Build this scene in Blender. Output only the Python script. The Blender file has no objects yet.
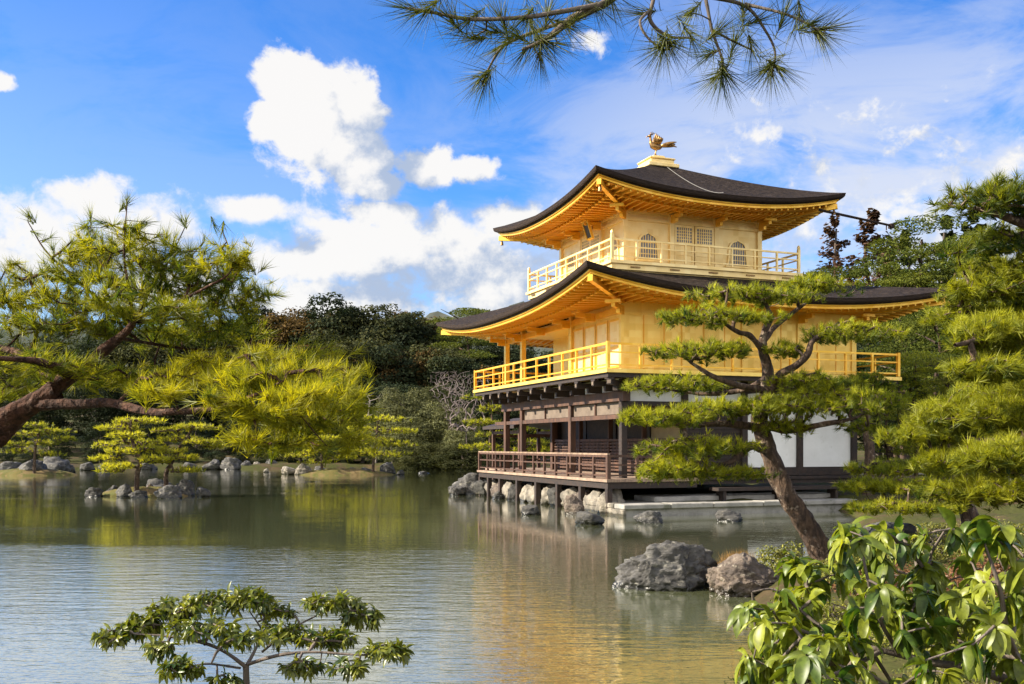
import bpy, math, random
import numpy as np
from mathutils import Vector, noise
R = math.radians
rng = np.random.default_rng(7)
random.seed(7)
scene = bpy.context.scene
col = scene.collection

# ------------------------------------------------------------------ camera
F = 983.0; HY = 445.0; EYE = 2.0          # focal length in pixels, horizon row, eye height above the pond
cam_data = bpy.data.cameras.new('camera'); cam = bpy.data.objects.new('camera', cam_data); col.objects.link(cam)
cam.location = (0, 0, EYE); cam.rotation_euler = (R(90), 0, 0)
cam_data.sensor_width = 36; cam_data.lens = F/1024*36
cam_data.shift_y = (HY-342)/1024
cam_data.clip_start = 0.05; cam_data.clip_end = 9000
cam_data.dof.use_dof = False
scene.camera = cam
# ------------------------------------------------------------------ light
SUN_EL = 32.0
SUN_AZ = -96.0                             # clockwise from +Y
SKY_STRENGTH = 0.106
SUN_STRENGTH = 5.0
EXPOSURE = 1.30
scene.view_settings.view_transform = 'Standard'
scene.view_settings.look = 'None'
scene.view_settings.exposure = EXPOSURE
scene.view_settings.gamma = 1
scene.view_settings.use_curve_mapping = False
sun_dir = Vector((math.sin(R(SUN_AZ))*math.cos(R(SUN_EL)), math.cos(R(SUN_AZ))*math.cos(R(SUN_EL)), math.sin(R(SUN_EL))))
sl = bpy.data.lights.new('sun', 'SUN'); sl.energy = SUN_STRENGTH; sl.angle = R(0.5); sl.color = (1, .90, .72)
so = bpy.data.objects.new('sun', sl); col.objects.link(so)
so.rotation_euler = (-sun_dir).to_track_quat('-Z', 'Y').to_euler()
so.location = (-30, 0, 40)
cy = scene.cycles
cy.use_denoising = True
cy.max_bounces = 8; cy.diffuse_bounces = 6; cy.glossy_bounces = 4; cy.transmission_bounces = 4; cy.transparent_max_bounces = 6
cy.sample_clamp_indirect = 6
cy.use_adaptive_sampling = True; cy.adaptive_threshold = 0.015
cy.caustics_reflective = False; cy.caustics_refractive = False

def pxdir(px, py):
    v = Vector(((px-512)/F, 1, (HY-py)/F)); return v.normalized()
def at(px, py, D):
    return Vector(((px-512)/F*D, D, EYE+(HY-py)/F*D))

# ------------------------------------------------------------------ world: Nishita sky + procedural cloud cover
world = bpy.data.worlds.new('World'); scene.world = world; world.use_nodes = True
nt = world.node_tree; nt.nodes.clear()
def N(tree, t, **k):
    n = tree.nodes.new(t)
    for a, b in k.items():
        if a.startswith('_'): n.inputs[int(a[1:])].default_value = b
        else: setattr(n, a, b)
    return n
def math_(tree, op, a, b=None, clamp=False):
    n = tree.nodes.new('ShaderNodeMath'); n.operation = op; n.use_clamp = clamp
    for i, v in enumerate((a, b)):
        if v is None: continue
        if isinstance(v, (int, float)): n.inputs[i].default_value = v
        else: tree.links.new(v, n.inputs[i])
    return n.outputs[0]
def smooth(tree, v, lo, hi, a=0.0, b=1.0):
    n = tree.nodes.new('ShaderNodeMapRange'); n.interpolation_type = 'SMOOTHSTEP'
    tree.links.new(v, n.inputs[0])
    for i, x in enumerate((lo, hi, a, b)): n.inputs[i+1].default_value = x
    return n.outputs[0]
# a node group: direction in, cloud thickness out
g = bpy.data.node_groups.new('cloud_field', 'ShaderNodeTree')
g.interface.new_socket('Dir', in_out='INPUT', socket_type='NodeSocketVector')
g.interface.new_socket('Thick', in_out='OUTPUT', socket_type='NodeSocketFloat')
g.interface.new_socket('Veil', in_out='OUTPUT', socket_type='NodeSocketFloat')
gi = g.nodes.new('NodeGroupInput'); go_ = g.nodes.new('NodeGroupOutput')
def blob(px, py, rx, ry, w=1.0):
    c = pxdir(px, py)
    s = g.nodes.new('ShaderNodeVectorMath'); s.operation = 'SUBTRACT'; g.links.new(gi.outputs[0], s.inputs[0]); s.inputs[1].default_value = c
    m = g.nodes.new('ShaderNodeVectorMath'); m.operation = 'MULTIPLY'; g.links.new(s.outputs[0], m.inputs[0])
    m.inputs[1].default_value = (F/rx, F/rx, F/ry)
    l = g.nodes.new('ShaderNodeVectorMath'); l.operation = 'LENGTH'; g.links.new(m.outputs[0], l.inputs[0])
    return math_(g, 'MULTIPLY', math_(g, 'SUBTRACT', 1.0, l.outputs['Value']), w)
def gnoise(scale, detail, rough, stretch=(1, 1, 1), dist=0.0, off=(0, 0, 0)):
    mp = g.nodes.new('ShaderNodeMapping'); g.links.new(gi.outputs[0], mp.inputs[0]); mp.inputs['Scale'].default_value = stretch
    mp.inputs['Location'].default_value = off
    n = g.nodes.new('ShaderNodeTexNoise'); g.links.new(mp.outputs[0], n.inputs['Vector'])
    n.inputs['Scale'].default_value = scale; n.inputs['Detail'].default_value = detail; n.inputs['Roughness'].default_value = rough
    n.inputs['Distortion'].default_value = dist
    return n.outputs[0]
# cumulus (compact heap plus its tail), low bank on the left, long bank above the wood
blobs = [(322, 125, 62, 62), (288, 82, 34, 40), (312, 110, 48, 44), (338, 140, 52, 44), (362, 165, 40, 36), (272, 122, 26, 26), (352, 108, 40, 46), (300, 140, 40, 30),
         (428, 168, 44, 26), (470, 168, 34, 18), (380, 185, 34, 22),
         (100, 205, 52, 30), (60, 240, 90, 46), (150, 232, 80, 40), (20, 262, 70, 46), (-60, 250, 80, 60),
         (250, 212, 56, 18), (300, 262, 80, 34), (350, 250, 110, 44), (430, 245, 120, 46), (480, 272, 130, 50), (520, 225, 80, 28), (500, 292, 110, 44), (330, 305, 190, 44), (390, 215, 60, 20), (180, 290, 120, 50), (930, 250, 190, 80), (800, 215, 130, 50),
         (588, 42, 16, 11), (3, 82, 12, 10),
         (1010, 160, 40, 30), (900, 210, 150, 50), (860, 150, 110, 34)]
acc = None
for b in blobs:
    w = (1.25 if 250 < b[0] < 400 and b[1] < 200 else (1.05 if b[0] > 230 else .85)) if b[0] < 540 else .34
    v = blob(*b, w)
    acc = v if acc is None else math_(g, 'MAXIMUM', acc, v)
n1 = gnoise(17, 9, .60, (1, 1, 1.25), .3)
n2 = gnoise(42, 6, .6, (1, 1, 1.1), .2, (3, 1, 2))
nz = math_(g, 'ADD', math_(g, 'MULTIPLY', math_(g, 'SUBTRACT', n1, .5), 1.6), math_(g, 'MULTIPLY', math_(g, 'SUBTRACT', n2, .5), 1.0))
thick = math_(g, 'ADD', acc, nz)
g.links.new(thick, go_.inputs[0])
# thin high veil, denser to the right
sx = g.nodes.new('ShaderNodeSeparateXYZ'); g.links.new(gi.outputs[0], sx.inputs[0])
v1 = gnoise(5.5, 9, .62, (1, 1, 2.4), .5, (5.2, .3, 1.7))
right = smooth(g, sx.outputs[0], -.12, .22, .25, 1.0)
hz = smooth(g, sx.outputs[2], .46, .22, .25, 1.0)
veil = math_(g, 'MULTIPLY', smooth(g, v1, .33, .60), math_(g, 'MULTIPLY', right, hz))
back = math_(g, 'MULTIPLY', smooth(g, sx.outputs[1], .0, -.45), smooth(g, v1, .22, .5))  # mask of the unseen cloud added to brighten the shaded sides
bk = g.interface.new_socket('BackFill', in_out='OUTPUT', socket_type='NodeSocketFloat'); g.links.new(back, go_.inputs[2])
g.links.new(veil, go_.inputs[1])

tc = N(nt, 'ShaderNodeTexCoord')
sky = N(nt, 'ShaderNodeTexSky', sky_type='NISHITA', sun_disc=False, sun_elevation=R(SUN_EL), sun_rotation=R(SUN_AZ % 360))
sky.air_density = 1.0; sky.dust_density = 0.4; sky.ozone_density = 4.0; sky.altitude = 200
hs = N(nt, 'ShaderNodeHueSaturation'); hs.inputs['Saturation'].default_value = 1.32; hs.inputs['Hue'].default_value = .512; hs.inputs['Value'].default_value = .95
nt.links.new(sky.outputs[0], hs.inputs['Color'])
c1 = N(nt, 'ShaderNodeGroup'); c1.node_tree = g; nt.links.new(tc.outputs['Generated'], c1.inputs[0])
off = N(nt, 'ShaderNodeVectorMath', operation='ADD'); nt.links.new(tc.outputs['Generated'], off.inputs[0]); off.inputs[1].default_value = (-.046, 0, .030)
c2 = N(nt, 'ShaderNodeGroup'); c2.node_tree = g; nt.links.new(off.outputs[0], c2.inputs[0])
alpha = smooth(nt, c1.outputs[0], .03, .66, 0, .96)
szw = N(nt, 'ShaderNodeSeparateXYZ'); nt.links.new(tc.outputs['Generated'], szw.inputs[0])
nt.links.new(smooth(nt, szw.outputs[2], .20, .27, .64, .38), alpha.node.inputs[2])        # compact high cumulus is crisper than the low bank
# self-shading of the clouds: less light where there is more cloud towards the sun
diff = math_(nt, 'SUBTRACT', c1.outputs[0], c2.outputs[0])
lit = smooth(nt, diff, -.34, .42)
cc = N(nt, 'ShaderNodeMixRGB'); nt.links.new(lit, cc.inputs[0]); cc.inputs[1].default_value = (1.75, 2.1, 2.75, 1); cc.inputs[2].default_value = (3.8, 3.72, 3.6, 1)
vm = N(nt, 'ShaderNodeMixRGB'); nt.links.new(math_(nt, 'MULTIPLY', c1.outputs[1], .88), vm.inputs[0]); nt.links.new(hs.outputs[0], vm.inputs[1]); vm.inputs[2].default_value = (2.95, 3.1, 3.5, 1)
vb = N(nt, 'ShaderNodeMixRGB'); nt.links.new(c1.outputs[2], vb.inputs[0]); nt.links.new(vm.outputs[0], vb.inputs[1]); vb.inputs[2].default_value = (5.5, 5.45, 5.4, 1)   # bright cloud added out of view behind the camera to fill the shade
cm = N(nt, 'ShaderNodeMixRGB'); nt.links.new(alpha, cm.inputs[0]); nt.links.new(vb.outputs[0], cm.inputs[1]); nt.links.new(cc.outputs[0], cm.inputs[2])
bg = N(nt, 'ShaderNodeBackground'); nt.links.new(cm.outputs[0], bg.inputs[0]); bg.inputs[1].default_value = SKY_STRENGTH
wo = N(nt, 'ShaderNodeOutputWorld'); nt.links.new(bg.outputs[0], wo.inputs[0])
world.cycles.sampling_method = 'MANUAL'; world.cycles.sample_map_resolution = 512

# ------------------------------------------------------------------ materials
M = {}
def mat(name, c1, c2=None, rough=.7, metal=0.0, scale=4.0, bump=0.0, bscale=20.0, stretch=(1, 1, 1), spec=.5, detail=6, lo=.35, hi=.65, c3=None, s3=1.0, t3=.62):
    m = bpy.data.materials.new(name); m.use_nodes = True; t = m.node_tree; b = t.nodes['Principled BSDF']
    b.inputs['Roughness'].default_value = rough; b.inputs['Metallic'].default_value = metal
    b.inputs['Specular IOR Level'].default_value = spec
    tcn = N(t, 'ShaderNodeTexCoord'); mp = N(t, 'ShaderNodeMapping'); t.links.new(tcn.outputs['Object'], mp.inputs[0]); mp.inputs['Scale'].default_value = stretch
    out = None
    if c2 is not None:
        n = N(t, 'ShaderNodeTexNoise'); t.links.new(mp.outputs[0], n.inputs['Vector']); n.inputs['Scale'].default_value = scale; n.inputs['Detail'].default_value = detail
        n.inputs['Roughness'].default_value = .62
        r = N(t, 'ShaderNodeMixRGB'); t.links.new(smooth(t, n.outputs[0], lo, hi), r.inputs[0]); r.inputs[1].default_value = (*c1, 1); r.inputs[2].default_value = (*c2, 1)
        out = r.outputs[0]
        if c3 is not None:
            n3 = N(t, 'ShaderNodeTexNoise'); t.links.new(tcn.outputs['Object'], n3.inputs['Vector']); n3.inputs['Scale'].default_value = s3; n3.inputs['Detail'].default_value = 8
            n3.inputs['Roughness'].default_value = .7
            r3 = N(t, 'ShaderNodeMixRGB'); t.links.new(smooth(t, n3.outputs[0], t3-.06, t3+.06), r3.inputs[0]); t.links.new(out, r3.inputs[1]); r3.inputs[2].default_value = (*c3, 1)
            out = r3.outputs[0]
        t.links.new(out, b.inputs['Base Color'])
    else: b.inputs['Base Color'].default_value = (*c1, 1)
    if bump:
        n2 = N(t, 'ShaderNodeTexNoise'); t.links.new(mp.outputs[0], n2.inputs['Vector']); n2.inputs['Scale'].default_value = bscale; n2.inputs['Detail'].default_value = 8
        bp = N(t, 'ShaderNodeBump'); t.links.new(n2.outputs[0], bp.inputs['Height']); bp.inputs['Strength'].default_value = bump; bp.inputs['Distance'].default_value = .05
        t.links.new(bp.outputs[0], b.inputs['Normal'])
    M[name] = m; return m
def leafmat(name, dark, light, trans=.35, rough=.5, tcol=1.5, spec=.3):
    """foliage: per-leaf tint between two greens, some light passing through"""
    m = bpy.data.materials.new(name); m.use_nodes = True; t = m.node_tree; b = t.nodes['Principled BSDF']; o = t.nodes['Material Output']
    at_ = N(t, 'ShaderNodeAttribute', attribute_name='tint')
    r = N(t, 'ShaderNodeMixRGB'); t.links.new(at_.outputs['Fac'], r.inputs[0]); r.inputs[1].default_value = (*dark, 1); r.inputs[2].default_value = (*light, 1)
    oi = N(t, 'ShaderNodeObjectInfo'); h = N(t, 'ShaderNodeHueSaturation')
    t.links.new(smooth(t, oi.outputs['Random'], 0, 1, .82, 1.2), h.inputs['Value']); tcl = N(t, 'ShaderNodeTexCoord'); nl_ = N(t, 'ShaderNodeTexNoise'); t.links.new(tcl.outputs['Object'], nl_.inputs['Vector']); nl_.inputs['Scale'].default_value = 55; nl_.inputs['Detail'].default_value = 3
    mo = N(t, 'ShaderNodeMixRGB', blend_type='MULTIPLY'); mo.inputs[0].default_value = 1; t.links.new(r.outputs[0], mo.inputs[1]); t.links.new(smooth(t, nl_.outputs[0], .3, .65, .62, 1.12), mo.inputs[2]); t.links.new(mo.outputs[0], h.inputs['Color'])
    t.links.new(h.outputs[0], b.inputs['Base Color']); b.inputs['Roughness'].default_value = rough; b.inputs['Specular IOR Level'].default_value = spec
    tr = N(t, 'ShaderNodeBsdfTranslucent'); mu = N(t, 'ShaderNodeMixRGB', blend_type='MULTIPLY'); mu.inputs[0].default_value = 1
    t.links.new(h.outputs[0], mu.inputs[1]); mu.inputs[2].default_value = (tcol*1.06, tcol, tcol*.42, 1); t.links.new(mu.outputs[0], tr.inputs[0])
    mx = N(t, 'ShaderNodeMixShader'); mx.inputs[0].default_value = trans; t.links.new(b.outputs[0], mx.inputs[1]); t.links.new(tr.outputs[0], mx.inputs[2])
    t.links.new(mx.outputs[0], o.inputs[0]); M[name] = m; return m

def goldmat(name, c1, c2, metal, rough):
    m = mat(name, c1, c2, rough=rough, metal=metal, scale=1.1, bump=.10, bscale=5); t = m.node_tree; b = t.nodes['Principled BSDF']
    src = b.inputs['Base Color'].links[0].from_socket; tcn = N(t, 'ShaderNodeTexCoord')
    sn = N(t, 'ShaderNodeVectorMath', operation='SNAP'); t.links.new(tcn.outputs['Object'], sn.inputs[0]); sn.inputs[1].default_value = (.21, .21, .21)
    wn = N(t, 'ShaderNodeTexWhiteNoise'); t.links.new(sn.outputs[0], wn.inputs['Vector'])
    h = N(t, 'ShaderNodeHueSaturation'); t.links.new(src, h.inputs['Color']); t.links.new(smooth(t, wn.outputs['Value'], 0, 1, .95, 1.03), h.inputs['Value'])
    t.links.new(smooth(t, wn.outputs['Value'], 0, 1, 1.02, .98), h.inputs['Saturation'])
    t.links.new(h.outputs[0], b.inputs['Base Color']); t.links.new(smooth(t, wn.outputs['Value'], 0, 1, rough+.05, rough-.05), b.inputs['Roughness'])
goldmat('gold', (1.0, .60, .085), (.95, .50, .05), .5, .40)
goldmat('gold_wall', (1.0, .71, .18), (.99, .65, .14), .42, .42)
goldmat('gold_pale', (1.0, .77, .36), (.98, .71, .28), .32, .46)  # paler copy of the gold, its cream holds the sky's reflection
goldmat('gold_soffit', (1.0, .50, .035), (.96, .43, .025), .25, .45)  # orange copy of the gold, bounced glow under the eaves put into colour
mat('shingle', (.006, .005, .005), (.048, .034, .026), rough=.85, scale=7, bump=.6, bscale=30, stretch=(1, 1, 9), c3=(.065, .050, .042), s3=3.2, t3=.62, spec=.12)
mat('shingle_edge', (.018, .013, .011), (.050, .032, .024), rough=.85, scale=6, bump=.5, bscale=14, stretch=(1, 1, 14), spec=.2)
mat('eave_wood', (.30, .17, .07), (.20, .10, .04), rough=.6, scale=5, bump=.1)
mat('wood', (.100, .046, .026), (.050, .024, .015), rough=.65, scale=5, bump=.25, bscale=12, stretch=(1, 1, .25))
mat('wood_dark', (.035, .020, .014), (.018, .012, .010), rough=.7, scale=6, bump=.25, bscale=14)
mat('deck_wood', (.34, .24, .17), (.22, .15, .11), rough=.75, scale=4, bump=.3, bscale=14, stretch=(6, .6, 1))
mat('rail_wood_sunlit', (.32, .22, .15), (.17, .11, .075), rough=.7, scale=5, bump=.2)  # paler copy of the wood, sunlight on the handrail put into the colour
mat('plaster', (.87, .87, .86), (.79, .79, .775), rough=.9, scale=1.2, bump=.05, bscale=30, c3=(.70, .69, .66), s3=1.6, t3=.62)
mat('transom', (.17, .13, .10), (.12, .09, .07), rough=.9, scale=3)  # whitish panels toned down, the balcony's shade put into the colour
mat('paper', (.42, .31, .17), (.36, .26, .14), rough=.8, scale=3)
mat('pane', (.20, .21, .24), (.13, .14, .17), rough=.3, scale=3)
mat('plaque', (.05, .04, .035), (.03, .025, .02), rough=.5, scale=3)
mat('bronze', (.34, .20, .075), (.18, .10, .04), rough=.42, metal=.75, scale=9, bump=.2)
mat('cable', (.22, .21, .19), (.17, .16, .15), rough=.5, metal=.3, scale=6)
mat('stone_slab', (.36, .34, .31), (.24, .23, .21), rough=.85, scale=2.4, bump=.4, bscale=9, c3=(.14, .14, .10), s3=1.2, t3=.64)
mat('rock_pale', (.29, .255, .205), (.11, .097, .08), rough=.9, scale=2.6, bump=.9, bscale=5, c3=(.11, .10, .08), s3=2.2, t3=.60)
mat('rock', (.105, .10, .095), (.034, .032, .031), rough=.9, scale=5, bump=1.0, bscale=11, c3=(.23, .215, .18), s3=7.0, t3=.60)
mat('rock_dark', (.07, .066, .06), (.026, .025, .024), rough=.85, scale=3.2, bump=.9, bscale=6, c3=(.17, .15, .115), s3=2.6, t3=.64)
mat('rock_brown', (.15, .115, .09), (.055, .043, .036), rough=.9, scale=3.0, bump=1.0, bscale=11, c3=(.26, .225, .18), s3=7.0, t3=.60)
for nm in ('rock_pale', 'rock', 'rock_dark', 'rock_brown'):      # dark wet band just above the water
    t = M[nm].node_tree; b = t.nodes['Principled BSDF']; src = b.inputs['Base Color'].links[0].from_socket
    ge = N(t, 'ShaderNodeNewGeometry'); sp = N(t, 'ShaderNodeSeparateXYZ'); t.links.new(ge.outputs['Position'], sp.inputs[0])
    nn = N(t, 'ShaderNodeTexNoise'); t.links.new(ge.outputs['Position'], nn.inputs['Vector']); nn.inputs['Scale'].default_value = 5
    wet = smooth(t, math_(t, 'ADD', sp.outputs[2], math_(t, 'MULTIPLY', nn.outputs[0], -.12)), -.01, .06, 1, 0)
    mx = N(t, 'ShaderNodeMixRGB', blend_type='MULTIPLY'); t.links.new(wet, mx.inputs[0]); t.links.new(src, mx.inputs[1]); mx.inputs[2].default_value = (.32, .32, .28, 1)
    t.links.new(mx.outputs[0], b.inputs['Base Color']); t.links.new(smooth(t, wet, 0, 1, .9, .25), b.inputs['Roughness'])
mat('bark_pine', (.115, .075, .052), (.045, .032, .026), rough=.9, scale=14, bump=1.0, bscale=16, stretch=(1, 1, .45), c3=(.24, .19, .15), s3=9, t3=.60, spec=.2)
mat('bark_red', (.085, .040, .025), (.03, .016, .012), rough=.9, scale=18, bump=1.0, bscale=24, stretch=(1, 1, 1), c3=(.22, .14, .10), s3=14, t3=.62, spec=.2)
mat('bark_grey', (.16, .13, .11), (.08, .065, .055), rough=.9, scale=8, bump=.8, bscale=14, stretch=(1, 1, .3), spec=.2)
mat('bark_bare', (.30, .26, .23), (.20, .17, .15), rough=.9, scale=6, spec=.2)
mat('twig_green', (.16, .12, .055), (.10, .07, .035), rough=.7, scale=20)
mat('islet_moss', (.115, .095, .032), (.085, .090, .028), rough=.95, scale=1.6, bump=.9, bscale=9, c3=(.16, .115, .055), s3=1.2, t3=.52, spec=.1)
mat('bamboo', (.50, .47, .38), (.40, .37, .29), rough=.6, scale=5)
leafmat('needle_gold', (.060, .105, .012), (.43, .40, .016), trans=.52, tcol=1.7)
leafmat('needle', (.040, .070, .014), (.16, .18, .022), trans=.35)
leafmat('needle_mid', (.038, .080, .012), (.45, .45, .026), trans=.46, tcol=1.7)
leafmat('needle_far', (.065, .095, .015), (.48, .46, .034), trans=.40)
leafmat('needle_dark', (.024, .042, .010), (.130, .145, .022), trans=.25, rough=.8, spec=.1)
leafmat('leaf_dark', (.010, .019, .009), (.042, .052, .022), trans=.15, rough=.8, spec=.1)
leafmat('leaf_olive', (.030, .038, .014), (.095, .095, .036), trans=.2, rough=.8, spec=.1)
leafmat('leaf_rust', (.045, .036, .014), (.150, .090, .028), trans=.2, rough=.8, spec=.1)
leafmat('leaf_grey', (.065, .075, .032), (.185, .185, .085), trans=.2, rough=.8, spec=.1)
leafmat('cedar_red', (.060, .036, .025), (.200, .115, .075), trans=.15, rough=.8, spec=.1)
leafmat('leaf_big', (.045, .110, .012), (.350, .385, .034), trans=.40, rough=.42, spec=.5)
leafmat('leaf_small', (.034, .066, .010), (.215, .225, .026), trans=.3, rough=.35, spec=.5)
leafmat('leaf_azalea', (.075, .095, .020), (.270, .255, .045), trans=.28)
leafmat('heath_red', (.075, .040, .022), (.240, .110, .050), trans=.2)
leafmat('needle_bough', (.026, .052, .010), (.170, .175, .022), trans=.35)
leafmat('straw', (.30, .16, .05), (.55, .35, .14), trans=.3)
# ------------------------------------------------------------------ object helpers
def tag(o, label=None, cat=None, group=None, kind=None):
    if label: o['label'] = label
    if cat: o['category'] = cat
    if group: o['group'] = group
    if kind: o['kind'] = kind
    return o
def empty(name, loc, rz=0.0):
    o = bpy.data.objects.new(name, None); col.objects.link(o); o.location = loc; o.rotation_euler = (0, 0, rz); o.empty_display_size = .3
    return o
def link(name, me, parent=None):
    o = bpy.data.objects.new(name, me); col.objects.link(o)
    if parent is not None: o.parent = parent
    return o
def npmesh(name, V, Fc, m, tint=None, smooth_=False):
    """V (n,3); Fc list of int arrays (k, corners)"""
    me = bpy.data.meshes.new(name)
    if isinstance(Fc, np.ndarray): Fc = [Fc]
    Fc = [f for f in Fc if len(f)]
    V = np.asarray(V, dtype=np.float32).reshape(-1, 3)
    me.vertices.add(len(V)); me.vertices.foreach_set('co', V.ravel())
    idx = np.concatenate([f.ravel() for f in Fc]).astype(np.int32)
    tot = np.concatenate([np.full(len(f), f.shape[1], np.int32) for f in Fc])
    st = np.concatenate(([0], np.cumsum(tot)[:-1])).astype(np.int32)
    me.loops.add(len(idx)); me.loops.foreach_set('vertex_index', idx)
    me.polygons.add(len(tot)); me.polygons.foreach_set('loop_start', st)
    me.polygons.foreach_set('use_smooth', np.full(len(tot), smooth_, dtype=bool))
    me.update(calc_edges=True)
    if tint is not None:
        a = me.attributes.new('tint', 'FLOAT', 'POINT'); a.data.foreach_set('value', np.asarray(tint, np.float32))
    me.materials.append(m)
    return me
class MB:
    def __init__(s): s.v = []; s.f = []
    def add(s, vs, fs):
        o = len(s.v); s.v += [tuple(v) for v in vs]; s.f += [tuple(i+o for i in f) for f in fs]; return s
    def box(s, x0, x1, y0, y1, z0, z1):
        return s.add([(x0, y0, z0), (x1, y0, z0), (x1, y1, z0), (x0, y1, z0), (x0, y0, z1), (x1, y0, z1), (x1, y1, z1), (x0, y1, z1)],
                     [(3, 2, 1, 0), (4, 5, 6, 7), (0, 1, 5, 4), (1, 2, 6, 5), (2, 3, 7, 6), (3, 0, 4, 7)])
    def beam(s, p, q, w, h):
        p = Vector(p); q = Vector(q); d = (q-p).normalized()
        up = Vector((0, 0, 1)) if abs(d.z) < .95 else Vector((1, 0, 0))
        r = d.cross(up).normalized(); u = r.cross(d)
        vs = []
        for c in (p, q):
            for a, b in ((-1, -1), (1, -1), (1, 1), (-1, 1)): vs.append(c+r*(a*w/2)+u*(b*h/2))
        return s.add(vs, [(0, 3, 2, 1), (4, 5, 6, 7), (0, 1, 5, 4), (1, 2, 6, 5), (2, 3, 7, 6), (3, 0, 4, 7)])
    def tube(s, pts, rad, n=8):
        pts = [Vector(p) for p in pts]
        if not hasattr(rad, '__len__'): rad = [rad]*len(pts)
        vs = []; fs = []
        d = (pts[1]-pts[0]).normalized(); ref = Vector((0, 0, 1)) if abs(d.z) < .9 else Vector((1, 0, 0)); r = d.cross(ref).normalized()
        for i, p in enumerate(pts):
            d = (pts[min(i+1, len(pts)-1)]-pts[max(i-1, 0)]).normalized()
            r = (r-d*r.dot(d)).normalized(); u = d.cross(r)
            for k in range(n):
                a = 2*math.pi*k/n; vs.append(p+(r*math.cos(a)+u*math.sin(a))*rad[i])
        for i in range(len(pts)-1):
            for k in range(n):
                k2 = (k+1) % n; fs.append((i*n+k, i*n+k2, (i+1)*n+k2, (i+1)*n+k))
        fs.append(tuple(range(n-1, -1, -1))); fs.append(tuple((len(pts)-1)*n+k for k in range(n)))
        return s.add(vs, fs)
    def ell(s, c, r, n=10, m=7, rot=None):
        vs = []; fs = []
        for j in range(m+1):
            th = math.pi*j/m
            for i in range(n):
                ph = 2*math.pi*i/n
                v = Vector((r[0]*math.sin(th)*math.cos(ph), r[1]*math.sin(th)*math.sin(ph), r[2]*math.cos(th)))
                if rot: v = rot @ v
                vs.append(Vector(c)+v)
        for j in range(m):
            for i in range(n):
                i2 = (i+1) % n; fs.append((j*n+i, (j+1)*n+i, (j+1)*n+i2, j*n+i2))
        return s.add(vs, fs)
    def build(s, name, m, parent=None, smooth_=False, bevel=0):
        me = bpy.data.meshes.new(name); me.from_pydata(s.v, [], s.f); me.update()
        if smooth_: me.polygons.foreach_set('use_smooth', [True]*len(me.polygons))
        me.materials.append(m)
        o = link(name, me, parent)
        if bevel:
            b = o.modifiers.new('bevel', 'BEVEL'); b.width = bevel; b.segments = 1; b.limit_method = 'ANGLE'
        return o
ORD = ['first', 'second', 'third', 'fourth', 'fifth', 'sixth', 'seventh', 'eighth', 'ninth', 'tenth', 'eleventh', 'twelfth', 'thirteenth',
       'fourteenth', 'fifteenth', 'sixteenth', 'seventeenth', 'eighteenth', 'nineteenth', 'twentieth', 'twenty-first', 'twenty-second']

# ------------------------------------------------------------------ the lie of the land
CX, CY = 3.33, 29.5                        # near corner column of the pavilion
BA = R(20.7); UX, UY = math.cos(BA), math.sin(BA)
def B(u, v, z=0.0):                        # pavilion plan coordinates -> world
    return Vector((CX+u*UX-v*UY, CY+u*UY+v*UX, z))
def b2(u, v): p = B(u, v); return (p.x, p.y)
pond = [(-75, 6.2), (-20, 6.6), (-2, 6.6), (1.6, 6.8), (2.6, 8.4), (2.9, 11), (3.3, 13.2), (3.6, 14.6), (4.6, 16.2), (6.2, 18.4), (7.4, 21.5), (8.4, 24.5), (9.6, 26.2), (9.9, 28.0),
        b2(6.6, -1.5), b2(-.4, -1.5), b2(-.45, 3), b2(-.35, 8), b2(-.3, 12.5), b2(1.2, 15), (3, 50), (6, 60), (8, 72), (4, 80), (-6, 81), (-12, 84), (-22, 82), (-30, 85), (-38, 80), (-46, 72), (-58, 68), (-75, 60)]
PP = np.array(pond)
def pond_sd(X, Y):
    """signed distance to the pond outline, positive on land"""
    X = np.asarray(X, float); Y = np.asarray(Y, float)
    d = np.full(X.shape, 1e9); inside = np.zeros(X.shape, bool)
    for i in range(len(PP)):
        ax, ay = PP[i]; bx, by = PP[(i+1) % len(PP)]
        ex, ey = bx-ax, by-ay
        t = np.clip(((X-ax)*ex+(Y-ay)*ey)/(ex*ex+ey*ey), 0, 1)
        d = np.minimum(d, np.hypot(X-ax-t*ex, Y-ay-t*ey))
        c = ((ay > Y) != (by > Y)) & (X < (bx-ax)*(Y-ay)/(by-ay+1e-12)+ax)
        inside ^= c
    return np.where(inside, -d, d)
def sst(x, a, b):
    t = np.clip((x-a)/(b-a), 0, 1); return t*t*(3-2*t)
def gh(X, Y):
    X = np.asarray(X, float); Y = np.asarray(Y, float)
    s = pond_sd(X, Y)
    z = -.9+1.22*sst(s, -1.6, .7)
    z = z+.25*sst(s, .5, 5)*(Y < 24)
    z = z+sst(Y, 86, 170)*9*sst(s, 0, 6)+sst(X, 18, 60)*4*sst(s, 0, 4)
    z = z+(.07*np.sin(X*1.3+.4*Y)+.06*np.sin(Y*1.7-.6*X)+.05*np.sin(2.9*X+2.1*Y))*sst(s, -.3, 1.5)
    return z
def ghs(x, y): return float(gh(np.array([x]), np.array([y]))[0])
def axis(a, b, step, far, growth=1.25):
    c = list(np.arange(a, b+1e-6, step)); s = step; x = c[-1]
    while x < far: s *= growth; x += s; c.append(x)
    s = step; x = c[0]; l = []
    while x > -far: s *= growth; x -= s; l.append(x)
    return np.array(l[::-1]+c)
gx = np.concatenate((axis(-60, -14, 1.0, 1)[-47:], np.arange(-13.5, 14, .4))); gx = np.unique(np.round(gx, 3))
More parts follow.
